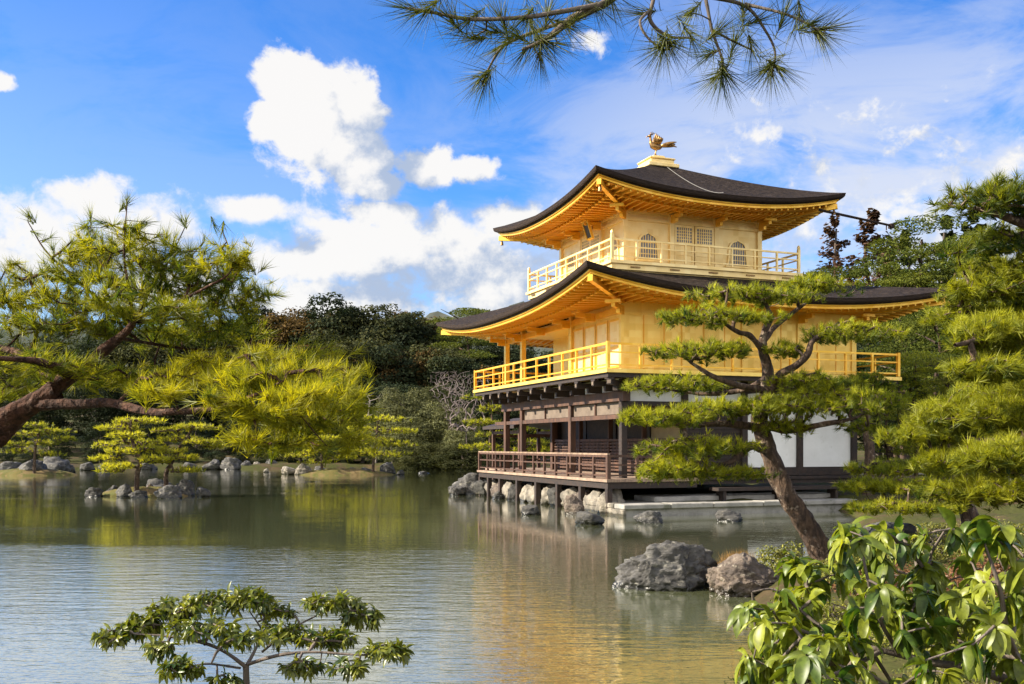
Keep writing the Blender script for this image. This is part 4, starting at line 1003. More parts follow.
# -- the trained pine standing in front of the pavilion -------------------------
r = np.random.default_rng(13)
D0 = 14.8; W = Wood(); A = lambda px, py, d=0.0: at(px, py, D0+d)
bp_ = A(824, 548); base = Vector((bp_.x, bp_.y, ghs(bp_.x, bp_.y)-.1))
W.limb([base+Vector((.10, 0, -.05)), base+Vector((.02, 0, .12)), A(806, 525), A(790, 500), A(776, 470), A(766, 445), A(759, 425), A(762, 408), A(767, 390), A(767, 368), A(763, 350), A(764, 334), A(772, 316)], [.24, .195, .165, .155, .145, .13, .12, .108, .095, .085, .075, .06, .045], 14, .13, 6, 3.0)
W.limb([A(770, 392), A(779, 376, -.2), A(796, 366, -.4), A(808, 354, -.5), A(812, 342, -.5), A(826, 332, -.4)], [.07, .065, .055, .05, .04, .03], 9, .14)
W.limb([A(764, 352), A(750, 336, -.2), A(738, 332, -.3), A(722, 322, -.5)], [.05, .045, .035, .02], 8, .14)
W.limb([A(764, 340), A(776, 326, .2), A(796, 310, .3), A(812, 298, .3)], [.05, .04, .03, .02], 8, .14)
W.limb([A(766, 390), A(740, 386, -.3), A(712, 376, -.5), A(690, 362, -.5)], [.06, .05, .038, .02], 8, .14)
W.limb([A(767, 378), A(742, 390, .4), A(705, 394, .6), A(670, 390, .7)], [.05, .042, .03, .018], 8, .14)
W.limb([A(762, 428), A(735, 424, -.4), A(700, 424, -.7), A(664, 424, -.9)], [.07, .055, .04, .02], 8, .14)
W.limb([A(768, 450), A(752, 446, -.3), A(742, 452, -.5), A(730, 462, -.7), A(700, 470, -.8)], [.075, .065, .06, .04, .02], 9, .14)
W.limb([A(760, 425), A(790, 430, -.3), A(824, 424, -.6), A(856, 418, -.6)], [.07, .055, .04, .02], 8, .14)
W.limb([A(764, 405), A(792, 396, .4), A(830, 398, .7), A(872, 404, .7)], [.06, .05, .035, .02], 8, .14)
pads = [pxpad(741, 296, D0, 42, 9, 130), pxpad(815, 288, D0+.3, 36, 12, 130), pxpad(712, 319, D0-.4, 56, 11, 190), pxpad(850, 336, D0-.3, 50, 12, 150), pxpad(700, 353, D0-.5, 50, 11, 170), pxpad(785, 352, D0-.2, 20, 9, 50),
        pxpad(680, 386, D0+.5, 44, 10, 140), pxpad(812, 384, D0-.4, 36, 11, 110), pxpad(662, 420, D0-.9, 44, 13, 170), pxpad(722, 410, D0-.6, 44, 11, 150), pxpad(810, 408, D0-.5, 60, 18, 260), pxpad(868, 404, D0+.5, 36, 15, 120),
        pxpad(784, 428, D0-.3, 26, 10, 70), pxpad(700, 450, D0-.8, 54, 12, 200), pxpad(672, 473, D0-1.0, 36, 16, 180), pxpad(738, 474, D0-.8, 32, 7, 80), pxpad(776, 300, D0+.1, 40, 9, 70), pxpad(860, 428, D0, 22, 8, 36)]
pads = [(c_, a_, b_, h_*1.1, int(n_*.82)) for c_, a_, b_, h_, n_ in pads]
TT, ii_ = pad_targets(pads, r)
root = plant('pine_tree', base, 'trained pine with flat cushions of needles leaning in front of the pavilion', 'tree', 'pines around the pond')
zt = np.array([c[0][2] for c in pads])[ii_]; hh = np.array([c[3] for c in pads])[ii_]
tn = np.clip(.48+.42*(TT[:, 2]-zt)/hh+r.normal(0, .16, len(TT)), 0, 1)  # tint rises towards each cushion top, sunlight put into the needle colour
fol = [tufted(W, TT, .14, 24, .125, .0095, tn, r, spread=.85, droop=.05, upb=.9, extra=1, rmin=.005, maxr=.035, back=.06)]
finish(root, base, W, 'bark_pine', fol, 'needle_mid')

# -- the big pine filling the right edge ---------------------------------------
r = np.random.default_rng(14)
D0 = 10.0; W = Wood(); A = lambda px, py, d=0.0: at(px, py, D0+d)
bx_ = A(1075, 600); base = Vector((bx_.x, bx_.y, ghs(bx_.x, bx_.y)-.1))
W.limb([base, A(1068, 520), A(1074, 440), A(1062, 360), A(1066, 280), A(1056, 210), A(1050, 150)], [.24, .20, .18, .15, .12, .09, .05], 12, .13, 6, 3)
for p in ([(1060, 230), (1030, 225, -.4), (1000, 215, -.6), (975, 208, -.7)], [(1064, 290), (1030, 288, .3), (990, 294, .5), (955, 292, .6)], [(1062, 350), (1020, 345, -.5), (985, 340, -.8), (955, 345, -1)],
          [(1070, 410), (1030, 408, -.2), (985, 418, -.4), (940, 420, -.4)], [(1074, 450), (1030, 445, .5), (970, 440, .8), (915, 436, 1)], [(1070, 480), (1030, 470, -.8), (990, 468, -1.2)], [(1066, 330), (1036, 322, .7), (1000, 320, 1)], [(1070, 505), (1030, 500, .3), (980, 494, .5)]):
    W.limb([A(*q) for q in p], [.07, .05, .035, .018][:len(p)], 8, .14)
pads = [pxpad(1000, 204, D0-.6, 42, 26, 150), pxpad(1015, 246, D0, 56, 20, 170), pxpad(985, 293, D0+.5, 44, 12, 150), pxpad(995, 340, D0-.6, 46, 26, 300), pxpad(985, 372, D0-.9, 34, 14, 140), pxpad(1020, 318, D0+.8, 46, 20, 150),
        pxpad(982, 420, D0-.3, 52, 22, 300), pxpad(928, 437, D0+.9, 38, 14, 140), pxpad(1010, 396, D0, 40, 16, 140), pxpad(1005, 462, D0-1, 50, 24, 240), pxpad(960, 462, D0+.6, 44, 12, 140), pxpad(985, 495, D0+.4, 56, 18, 200), pxpad(1030, 280, D0, 30, 30, 90), pxpad(1015, 430, D0+.9, 40, 20, 130), pxpad(965, 318, D0+.9, 36, 12, 90), pxpad(990, 395, D0+.8, 44, 14, 110), pxpad(950, 410, D0+1.0, 34, 10, 80), pxpad(1000, 270, D0+.7, 36, 14, 80), pxpad(1080, 330, D0, 50, 60, 80), pxpad(1090, 230, D0, 50, 50, 60)]
TT, ii_ = pad_targets(pads, r)
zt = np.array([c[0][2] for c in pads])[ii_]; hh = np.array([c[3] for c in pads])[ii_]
tn = np.clip(.56+.36*(TT[:, 2]-zt)/hh+r.normal(0, .17, len(TT)), 0, 1); tn[ii_ < 2] -= .3  # sunlit cushion tops put into the tint, lighter with height
root = plant('pine_tree', base, 'large bright pine filling the right edge of the view', 'tree', 'pines around the pond')
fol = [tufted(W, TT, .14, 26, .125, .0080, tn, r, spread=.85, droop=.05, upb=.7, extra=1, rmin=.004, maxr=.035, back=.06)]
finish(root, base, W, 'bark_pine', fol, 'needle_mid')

# -- low spreading pine on the right bank -----------------------------------------
r = np.random.default_rng(15)
D0 = 14.5; W = Wood(); A = lambda px, py, d=0.0: at(px, py, D0+d)
bx_ = A(975, 540); base = Vector((bx_.x, bx_.y, ghs(bx_.x, bx_.y)-.1))
W.limb([base, A(970, 520), A(962, 500), A(945, 486), A(915, 480), A(885, 482)], [.16, .14, .11, .09, .06, .03], 9, .13, 6, 3)
W.limb([A(945, 486), A(925, 470, .4), A(900, 462, .6), A(872, 464, .6)], [.06, .05, .035, .02], 8, .13)
W.limb([A(955, 495), A(930, 500, -.5), A(900, 504, -.7)], [.06, .045, .02], 8, .13)
pads = [pxpad(905, 470, D0+.5, 50, 9, 200), pxpad(872, 487, D0, 30, 8, 120), pxpad(925, 488, D0-.2, 52, 9, 200), pxpad(905, 508, D0-.7, 56, 7, 190), pxpad(965, 475, D0+.2, 36, 12, 120), pxpad(865, 508, D0+.2, 18, 6, 50)]
TT, ii_ = pad_targets(pads, r)
root = plant('pine_tree', base, 'low spreading pine with yellow green cushions beside the end of the stone landing', 'tree', 'pines around the pond')
fol = [tufted(W, TT, .14, 22, .11, .0095, np.clip(.68+r.normal(0, .18, len(TT)), 0, 1), r, spread=.9, droop=.05, upb=.9, extra=1, rmin=.005, maxr=.03, back=.06)]
finish(root, base, W, 'bark_pine', fol, 'needle_mid')

# -- tiered pines on the islets and far shores ----------------------------------------
def tiered(px, py, D, pads, label, trunkpx, seed, lm='needle_far', n=1.0, L=.20, w=.035, nl=10, group='pines around the pond', z=None, tint=.72, bark='bark_pine', r0=.11):
    r = np.random.default_rng(seed); W = Wood()
    b0 = at(px, py, D); base = Vector((b0.x, b0.y, (ghs(b0.x, b0.y) if z is None else z)-.05))
    pts = [base]+[at(a, b_, D+(c[0] if c else 0)) for a, b_, *c in trunkpx]
    W.limb(pts, list(np.linspace(r0, r0*.35, len(pts))), 7, .15, 4, 2.0)
    P = [pxpad(a, b_, D+dd, w_, h_*.74, max(6, int(k*n*1.1))) for a, b_, dd, w_, h_, k in pads]
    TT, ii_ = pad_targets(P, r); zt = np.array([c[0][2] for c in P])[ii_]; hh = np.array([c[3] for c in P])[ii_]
    tn = np.clip(tint-.12+.5*(TT[:, 2]-zt)/hh+r.normal(0, .14, len(TT)), 0, 1)  # lighter tint on top of each tier stands for the sun
    root = plant('pine_tree', base, label, 'tree', group)
    fol = [tufted(W, TT, .4, nl, L, w, tn, r, spread=.9, droop=.06, upb=.9, extra=0, rmin=.010, maxr=.05, back=.08)]
    return finish(root, base, W, bark, fol, lm)
tiered(137, 488, 38.0, [(118, 429, 0, 22, 5, 60), (140, 422, .3, 26, 5, 70), (126, 436, -.5, 18, 5, 50), (104, 446, 0, 12, 4, 28), (125, 452, -.4, 18, 5, 50), (149, 449, .3, 16, 5, 40), (106, 459, -.3, 14, 5, 36), (120, 467, -.7, 20, 5, 60), (152, 460, -.4, 14, 5, 36), (138, 443, .8, 24, 5, 50), (112, 471, -.6, 12, 4, 28)],
       'bright tiered pine with the broadest flat cushions on the rocky islet', [(137, 478), (140, 462), (134, 446), (130, 430), (132, 420)], 21, n=1.35)
tiered(170, 487, 38.6, [(196, 428, 0, 22, 5, 60), (178, 440, .3, 22, 5, 60), (204, 443, -.2, 20, 5, 56), (168, 452, -.2, 20, 5, 56), (185, 459, -.4, 14, 5, 44), (188, 471, -.4, 14, 4.5, 40), (170, 432, .5, 16, 5, 40), (160, 462, -.5, 12, 4, 30), (215, 447, .2, 11, 4, 26)],
       'smaller tiered pine with a slanting trunk on the right of the rocky islet', [(166, 478), (172, 462), (180, 446), (190, 432)], 22, n=1.35)
tiered(372, 470, 66, [(378, 420, 0, 26, 5, 60), (362, 430, 0, 20, 5, 50), (396, 432, 0, 20, 5, 50), (372, 441, 0, 24, 5, 56), (400, 445, 0, 18, 5, 40), (360, 452, 0, 16, 5, 40), (384, 455, 0, 24, 5, 50)],
       'rounded light green pine at the right end of the long islet', [(374, 455), (376, 440), (378, 422)], 23, n=1.5, L=.26, w=.06)
tiered(322, 470, 66, [(330, 440, 0, 22, 5, 46), (306, 444, 0, 16, 5, 40), (322, 452, 0, 22, 5, 50), (300, 456, 0, 14, 4.5, 34), (342, 458, 0, 14, 4, 30), (318, 462, 0, 16, 4, 26)],
       'low pale green pine at the left end of the long islet', [(322, 460), (322, 446), (328, 438)], 24, n=1.5, L=.26, w=.06)
tiered(34, 462, 64, [(28, 436, 0, 22, 5, 54), (52, 432, 0, 18, 5, 44), (14, 445, 0, 14, 4, 34), (44, 444, 0, 16, 4, 40), (66, 440, 0, 10, 4, 26), (22, 452, 0, 16, 4, 34), (50, 455, 0, 12, 4, 30), (36, 426, 0, 16, 4, 34)],
       'pale pine growing among the big grey rocks at the left edge', [(35, 450), (38, 440), (40, 428)], 25, n=1.5, L=.26, w=.06, tint=.45)
tiered(490, 455, 62, [(488, 398, 0, 22, 6, 60), (496, 410, 0, 22, 6, 50), (484, 424, 0, 24, 6, 60), (500, 436, 0, 24, 6, 60), (482, 448, 0, 20, 6, 50), (508, 452, 0, 26, 6, 60), (530, 444, 0, 22, 7, 60), (540, 430, 0, 20, 7, 50), (545, 452, 0, 20, 6, 40)],
       'yellow green pine seen past the west end of the veranda', [(490, 440), (492, 420), (490, 400)], 26, n=1.5, L=.28, w=.06, tint=.5)
# ------------------------------------------------------------------ woods: unit-height crowns shared between trees of a kind
def crown_round(seed, n=15000, lobes=20, wide=.36, low=.12, size=.0115, tint0=.45):
    r = np.random.default_rng(seed); P = []; Nn = []; tn = []
    cs = []
    for i in range(lobes):
        z = low+.10+(1-low-.22)*((i+.5)/lobes); k = math.sin(math.pi*min(1, max(.12, (z-low+.08)/(1.10-low))))**.7
        a = i*2.4+r.uniform(-.5, .5); q = wide*k*r.uniform(.35, .75); cs.append((np.array([q*math.cos(a), q*math.sin(a), z]), wide*r.uniform(.30, .52)*(.6+.4*k), r.uniform(-.2, .2)))
    for c, rad, tb in cs:
        m = int(n/lobes); d = rvec(m, r); d[:, 2] = np.where(d[:, 2] < -.45, -d[:, 2], d[:, 2]); d = unit(d)
        wob = 1+.18*np.sin(5*d[:, 0]+seed)*np.sin(6*d[:, 1])+.12*np.sin(11*d[:, 2]+3*d[:, 0])
        q = rad*wob*r.uniform(.55, 1.06, m)**.55
        P.append(c+d*q[:, None]*np.array([1, 1, .78])); Nn.append(unit(d+.75*rvec(m, r))); tn.append(tint0+tb+r.normal(0, .2, m))
    return leafquads(np.concatenate(P), np.concatenate(Nn), size, np.concatenate(tn), r)
def crown_cedar(seed, tiers=17, wide=.20, low=.18, n=26, size=.018, gap=.0):
    r = np.random.default_rng(seed); P = []; Nn = []; tn = []
    for i in range(tiers):
        t_ = i/(tiers-1); z = low+(1-low)*t_; R_ = wide*(1-t_)**.75*r.uniform(.7, 1.15)+.012
        for b_ in range(max(3, int(9*(1-t_)+3))):
            a = r.uniform(0, 6.28)
            if r.random() < gap: continue
            m = n; q = r.uniform(.12, 1, m)**.7*R_; j = r.normal(0, .22, m)*q
            P.append(np.stack((q*math.cos(a)-j*math.sin(a), q*math.sin(a)+j*math.cos(a), z-q*.28+r.normal(0, .010, m)+.03*(q/R_)**2), -1))
            Nn.append(unit(np.array([[math.cos(a)*.4, math.sin(a)*.4, 1]])+.8*rvec(m, r))); tn.append(.5+r.normal(0, .25, m)+.1*r.normal())
    return leafquads(np.concatenate(P), np.concatenate(Nn), size, np.concatenate(tn), r)
def crown_pine(seed, pads=16, wide=.30, low=.34, n=900, size=.0085):
    r = np.random.default_rng(seed); P = []; Nn = []; tn = []
    for i in range(pads):
        z = low+(1-low)*((i+.6)/pads)*.97; k = math.sin(math.pi*min(.97, .22+.72*(i/pads)))**.8
        a = i*2.399+r.uniform(-.4, .4); q = wide*k*r.uniform(.15, .75); c = np.array([q*math.cos(a), q*math.sin(a), z]); rx = wide*r.uniform(.35, .6)*(.5+.5*k)
        m = n; th = r.uniform(0, 6.28, m); qq = np.sqrt(r.uniform(0, 1, m))*(1+.2*np.sin(3*th+i))
        P.append(c+np.stack((qq*np.cos(th)*rx, qq*np.sin(th)*rx, np.sqrt(np.maximum(0, 1-np.minimum(qq, 1)**2))*r.uniform(-.3, 1, m)*rx*.34), -1))
        Nn.append(unit(np.array([[0, 0, .6]])+rvec(m, r))); tn.append(.5+r.normal(0, .22, m)+.12*r.normal())
    return leafquads(np.concatenate(P), np.concatenate(Nn), size, np.concatenate(tn), r, asp=.32)
def trunk_unit(seed, h=.8, r0=.022, limbs=7, spread=.22, low=.3):
    r = np.random.default_rng(seed); W = Wood(); pts = [(0, 0, -.03)]+[(r.normal(0, .012), r.normal(0, .012), h*k/5) for k in range(1, 6)]
    W.limb(pts, list(np.linspace(r0, r0*.25, 6)), 7, .08, 3, 30)
    for i in range(limbs):
        z = low+(h-low)*i/limbs; a = i*2.4+r.uniform(-.3, .3); L = spread*r.uniform(.6, 1)
        W.limb([(0, 0, z), (math.cos(a)*L*.5, math.sin(a)*L*.5, z+L*.25), (math.cos(a)*L, math.sin(a)*L, z+L*.45)], [r0*.45, r0*.3, r0*.1], 5, .08, 2, 30)
    return W
KIND = {}
def kind(key, fn, lm, bark, twoargs=None, **k):
    out = []
    for s in range(3):
        c = joinmesh('foliage', [fn(s*17+hash(key) % 1 + 5, **k)], lm)
        tr = trunk_unit(s+40, **(twoargs or {})).mesh('trunk', bark); out.append((c, tr))
    KIND[key] = out
kind('evergreen', crown_round, 'leaf_dark', 'bark_grey')
kind('skirted', crown_round, 'leaf_dark', 'bark_grey', low=.0, wide=.40)
kind('olive', crown_round, 'leaf_olive', 'bark_grey', wide=.40, low=.12)
kind('rust', crown_round, 'leaf_rust', 'bark_grey', wide=.36, n=12000)
kind('grey', crown_round, 'leaf_grey', 'bark_grey', wide=.44, low=.03, n=12000)
kind('cedar', crown_cedar, 'leaf_dark', 'bark_grey', dict(h=.97, limbs=0, r0=.014))
kind('red_cedar', crown_cedar, 'cedar_red', 'bark_grey', dict(h=.98, limbs=0, r0=.011), tiers=19, wide=.17, low=.22, n=56, gap=.10, size=.0085)
kind('pine', crown_pine, 'needle_dark', 'bark_pine', dict(h=.93, limbs=9, r0=.016, low=.32))
kind('light_pine', crown_pine, 'needle_far', 'bark_pine', dict(h=.93, limbs=9, r0=.016, low=.25), low=.2, pads=16)
KC = dict(skirted='evergreen_tree', evergreen='evergreen_tree', olive='broadleaf_tree', rust='broadleaf_tree', grey='bush', cedar='cedar_tree', red_cedar='cedar_tree', pine='pine_tree', light_pine='pine_tree')
WOOD = []
def wood_tree(k, x, y, h, wide=1.0, label=None, group=None, row=None, rz=None, z=None, var=None):
    c, t_ = KIND[k][random.randrange(3) if var is None else var]
    root = empty(KC[k], (x, y, (ghs(x, y) if z is None else z)-.05), random.uniform(0, 6.28) if rz is None else rz); root.scale = (h*wide, h*wide, h)
    link('foliage', c, root); link('trunk', t_, root)
    tag(root, label, 'bush' if k == 'grey' else 'tree', group)
    if row: WOOD.append((row, k, x/y, root, h))
    return root
def wt_px(k, px, ytop, D, wide=1.0, row=None, label=None, group=None, **kw):
    x = (px-512)/F*D; z = ghs(x, D); h = EYE+(HY-ytop)/F*D-z
    return wood_tree(k, x, D, h, wide, label, group, row, **kw)
# back row, against the sky
for px, top, k in ((-10, 345, 'evergreen'), (25, 338, 'olive'), (60, 332, 'evergreen'), (100, 330, 'evergreen'), (140, 326, 'olive'), (178, 322, 'evergreen'), (215, 318, 'olive'), (246, 312, 'cedar'), (268, 303, 'evergreen'), (290, 310, 'rust'),
                   (318, 303, 'rust'), (338, 294, 'evergreen'), (362, 304, 'olive'), (386, 306, 'olive'), (404, 312, 'evergreen'), (421, 307, 'rust'), (440, 318, 'olive'), (468, 306, 'pine'), (492, 312, 'pine'), (505, 335, 'evergreen'), (535, 345, 'evergreen'), (565, 350, 'pine')):
    wt_px(k, px, top, random.uniform(112, 124), 1.15 if k not in ('cedar', 'pine') else 1.2, 'back')
# middle row
for px, top, k in ((5, 385, 'evergreen'), (50, 378, 'evergreen'), (95, 375, 'evergreen'), (140, 372, 'evergreen'), (185, 370, 'evergreen'), (228, 372, 'evergreen'), (262, 352, 'olive'), (292, 342, 'evergreen'), (322, 338, 'rust'), (350, 330, 'olive'), (382, 338, 'evergreen'), (412, 342, 'rust'), (438, 342, 'olive'), (452, 350, 'evergreen'), (480, 360, 'rust'), (515, 365, 'evergreen'), (548, 368, 'evergreen')):
    wt_px(k, px, top, random.uniform(98, 105), 1.15, 'middle')
# front row on the far shore
for px, top, k in ((12, 428, 'skirted'), (58, 424, 'skirted'), (100, 420, 'skirted'), (148, 420, 'skirted'), (196, 418, 'skirted'), (240, 416, 'skirted'), (272, 408, 'skirted'), (300, 396, 'skirted'), (330, 388, 'skirted'), (362, 384, 'skirted'), (396, 380, 'skirted'), (428, 384, 'olive'), (455, 392, 'skirted'), (500, 400, 'skirted'), (540, 400, 'skirted')):
    wt_px(k, px, top, random.uniform(89, 93), 1.25, 'front')
NAME = dict(evergreen='dark evergreen tree', skirted='dark evergreen with foliage to the ground', olive='olive green tree', rust='rust tinged tree', cedar='dark pointed cedar', pine='spreading pine')
ROWT = dict(back="on the far wood's skyline", middle='midway up the far wood', front='along the far wood edge')
for row in ('back', 'middle', 'front'):
    for k in NAME:
        l = sorted([w for w in WOOD if w[0] == row and w[1] == k], key=lambda w: w[2])
        for i, w in enumerate(l):
            w[3]['label'] = f'{ORD[i]} {NAME[k]} from the left {ROWT[row]}' if len(l) > 1 else f'only {NAME[k]} {ROWT[row]}'
            w[3]['group'] = 'trees of the far wood'
# bushes on the far shore
gb = 'bushes on the far shore'
for px, top, D, wd, lb in ((404, 383, 84, 1.0, 'tall grey green bush behind the right end of the long islet'), (430, 398, 83, 1.3, 'broad grey green bush right of the long islet'), (412, 414, 82, 1.4, 'wide lower grey green bush just behind the islet pine'), (452, 404, 82, 1.2, 'rounded grey bush left of the veranda'),
                           (465, 425, 80, 1.3, 'low grey bush on the bank just left of the veranda railing'), (392, 400, 83, 1.0, 'narrow grey green bush at the foot of the bare tree')):
    wt_px('grey', px, top, D, wd, None, lb, gb)
for px, top, D, lb in ((436, 440, 80, 'low clipped dark bush at the water on the far right shore'), (415, 446, 79.5, 'lower dark bush by the water right of the long islet'), (462, 442, 78, 'small dark bush nearest the veranda')):
    wt_px('olive', px, top, D, 2.2, None, lb, gb)
for i, px in enumerate((6, 30, 62, 92, 120, 158, 184, 216, 244, 268, 290, 318, 350, 376)):
    wt_px('skirted', px, random.uniform(446, 455), random.uniform(86.5, 88.5), 2.6, None, f'{ORD[i]} low dark bush from the left, added as shade under the far trees', 'bushes added as shade under the far trees')  # dark bushes put in to stand for shade on the bank
# trees right of and behind the pavilion
gr = 'trees behind the pavilion'
for k, px, top, D, wd, lb in (('red_cedar', 835, 223, 72, 1.35, 'thin airy reddish cedar above the roof, left one of two'), ('red_cedar', 873, 219, 70, 1.75, 'thicker dark reddish cedar above the roof'), ('red_cedar', 894, 244, 76, 1.6, 'short reddish cedar behind the thicker cedar'),
                              ('pine', 924, 222, 62, 1.15, 'dark layered pine standing tallest right of the cedars'), ('pine', 958, 236, 58, 1.2, 'dark pine between the tallest layered pine and the right edge'), ('pine', 905, 296, 46, 1.25, 'mid green pine just off the right end of the lower roof'),
                              ('pine', 936, 305, 42, 1.2, 'mid green pine behind the big pine of the right edge'), ('light_pine', 915, 350, 36, 1.2, 'light green pine right of the golden balcony'), ('light_pine', 948, 356, 33, 1.15, 'light green pine beside the big right pine'), ('cedar', 906, 238, 74, 1.25, 'slim dark green conifer between the reddish cedars and the layered pine'), ('cedar', 946, 226, 72, 1.3, 'tall dark green conifer just right of the tallest layered pine'), ('cedar', 974, 218, 70, 1.3, 'tall dark green conifer against the needles of the right edge pine'), ('evergreen', 985, 256, 64, 1.3, 'dark evergreen at the far right behind the pines'),
                              ('evergreen', 876, 330, 52, 1.3, 'dark evergreen behind the end of the golden balcony'), ('evergreen', 912, 380, 50, 1.5, 'dark low evergreen behind the bamboo fence'), ('evergreen', 960, 340, 56, 1.3, 'dark evergreen behind the light green pines'), ('pine', 815, 268, 66, 1.2, 'pine top peeping over the roof below the thin cedar'),
                              ('pine', 898, 262, 60, 1.2, 'dark pine between the cedars and the lower roof end'), ('light_pine', 886, 384, 40, 1.3, 'small light green pine under the golden balcony')):
    wt_px(k, px, top, D, wd, None, lb, gr)
# two tall bare trunks by the fence
for px, D, top, lb, s in ((868, 31, 400, 'straight reddish pine trunk left of the bamboo fence', 1), (893, 36, 395, 'forked slanting trunk standing behind the bamboo fence', 2)):
    r = np.random.default_rng(60+s); W = Wood(); b0 = at(px, 480, D); base = Vector((b0.x, b0.y, ghs(b0.x, b0.y)-.05))
    T_ = lambda a, b_: at(a, b_, D)
    if s == 1: W.limb([base, T_(px+2, 455), T_(px-1, 430), T_(px-2, 405), T_(px+1, 380)], [.19, .16, .15, .14, .11], 8, .12)
    else: W.limb([base, T_(px-4, 450), T_(px-12, 428), T_(px-18, 405)], [.13, .12, .10, .08], 8, .12); W.limb([T_(px-4, 450), T_(px+6, 425), T_(px+5, 400)], [.09, .08, .06], 8, .12)
    pads = [pxpad(px+dx, 392-dy, D, 20, 6, 40) for dx, dy in ((-10, 0), (14, 6), (0, 14), (22, -4), (-20, 10))]
    TT, _i = pad_targets(pads, r)
    root = plant('pine_tree', base, lb, 'tree', gr)
    finish(root, base, W, 'bark_pine', [tufted(W, TT, .4, 12, .18, .028, np.clip(.3+r.normal(0, .15, len(TT)), 0, 1), r, extra=1, rmin=.01, maxr=.05)], 'needle_mid')
# leafless trees in the wood
def bare(px, py, D, hpx, wpx, n, label, seed, m='bark_bare', rmin=.018):
    r = np.random.default_rng(seed); W = Wood(); b0 = at(px, py, D); base = Vector((b0.x, b0.y, ghs(b0.x, b0.y)-.05)); s = D/F
    top = base+Vector((0, 0, hpx*s*.45)); W.limb([base, base.lerp(top, .5)+Vector((.1, 0, 0)), top], [rmin*6, rmin*5, rmin*3], 6, .08, 3)
    a = r.uniform(0, 6.28, n); q = np.sqrt(r.uniform(.1, 1, n)); z = r.uniform(.45, 1, n)
    TT = np.array(list(base))+np.stack((q*np.cos(a)*wpx*s*(.35+.65*z), q*np.sin(a)*wpx*s*.7, z*hpx*s), -1)
    W.grow(TT, .5, .12, .12, rmin=rmin, r=r, sides=4)
    root = plant('bare_tree', base, label, 'tree', 'leafless trees of the far wood'); me = W.mesh('branches', m); local(me, base); link('branches', me, root); return root
bare(376, 430, 86, 72, 20, 60, 'pale leafless tree with upright branches in front of the dark wood', 71)
mat('bark_mauve', (.20, .16, .15), (.15, .12, .115), rough=.9, scale=6, spec=.2); mat
bare(466, 450, 78, 112, 30, 420, 'brownish leafless tree with a haze of twigs left of the balcony', 72, 'bark_mauve', .010)
bare(448, 452, 84, 92, 22, 240, 'smaller brownish leafless tree left of the twiggy one', 73, 'bark_mauve', .010)

# ------------------------------------------------------------------ islets and rocks
def mound(name, cx, cy, rx, ry, h):
    n = 40; V = [(0, 0, h)]; Fc = []
    rings = 8
    for k in range(1, rings+1):
        q = k/rings
        for i in range(n):
            a = 2*math.pi*i/n; wob = 1+.16*math.sin(3*a+cx)+.08*math.sin(7*a)
            V.append((rx*q*wob*math.cos(a), ry*q*wob*math.sin(a), h*(1-q**2.2)-.35*q**3+.05*math.sin(5*a+9*q)))
    me = MB(); Fc = [(0, 1+i, 1+(i+1) % n) for i in range(n)]
    for k in range(rings-1):
        for i in range(n):
            a = 1+k*n+i; b_ = 1+k*n+(i+1) % n; Fc.append((a, a+n, b_+n, b_))
    me.add(V, Fc); o = me.build(name, M['islet_moss'], None, True); o.location = (cx, cy, 0); return tag(o, kind='structure')
p = at(148, 492, 38.4); mound('islet', p.x, p.y, 2.3, 1.0, .34)
p = at(340, 472, 66); mound('islet', p.x, p.y, 3.8, 1.6, .40)
p = at(30, 470, 65); mound('islet', p.x, p.y, 3.4, 1.6, .45)
g1 = 'rocks around the rocky islet'
for px, py, w_, h_, m, lb in ((93, 498, 20, 11, 'rock_dark', 'low dark rock at the left end of the rocky islet'), (113, 497, 16, 12, 'rock_dark', 'dark wedge rock second from the left on the rocky islet'), (124, 498.5, 17, 15, 'rock', 'grey slanting slab below the broad pine'), (138, 499, 20, 9, 'rock_dark', 'low dark rock at the foot of the broad pine'),
                              (151, 497, 14, 14, 'rock_brown', 'brownish rock between the two islet pines'), (168, 499.5, 28, 15, 'rock', 'largest grey rock on the rocky islet'), (184, 497, 22, 18, 'rock', 'tall grey rock behind the largest islet rock'), (203, 498.5, 17, 12, 'rock_dark', 'dark rock at the right end of the rocky islet'), (158, 494, 26, 16, 'rock_dark', 'dark rock at the back of the rocky islet')):
    rock_px(px, py, w_, h_, m, lb, g1, z=-.05)
g2 = 'rocks around the long islet'
for px, w_, h_, m, lb in ((289, 18, 9, 'rock_pale', 'pale rock at the left tip of the long islet'), (304, 20, 12, 'rock_pale', 'broad pale rock second from the left on the long islet'), (320, 14, 9, 'rock', 'grey rock under the low pale pine'), (334, 12, 7, 'rock_pale', 'small pale rock in the middle of the long islet'), (350, 18, 8, 'rock_brown', 'flat brownish rock at the foot of the long islet'),
                          (367, 14, 8, 'rock', 'small grey rock below the rounded islet pine'), (388, 16, 13, 'rock', 'upright grey rock at the right tip of the long islet'), (400, 10, 6, 'rock_dark', 'small dark rock just off the right tip of the long islet')):
    rock_px(px, 475+random.uniform(-.4, .6), w_, h_, m, lb, g2, z=-.05)
g3 = 'rocks along the far shore'
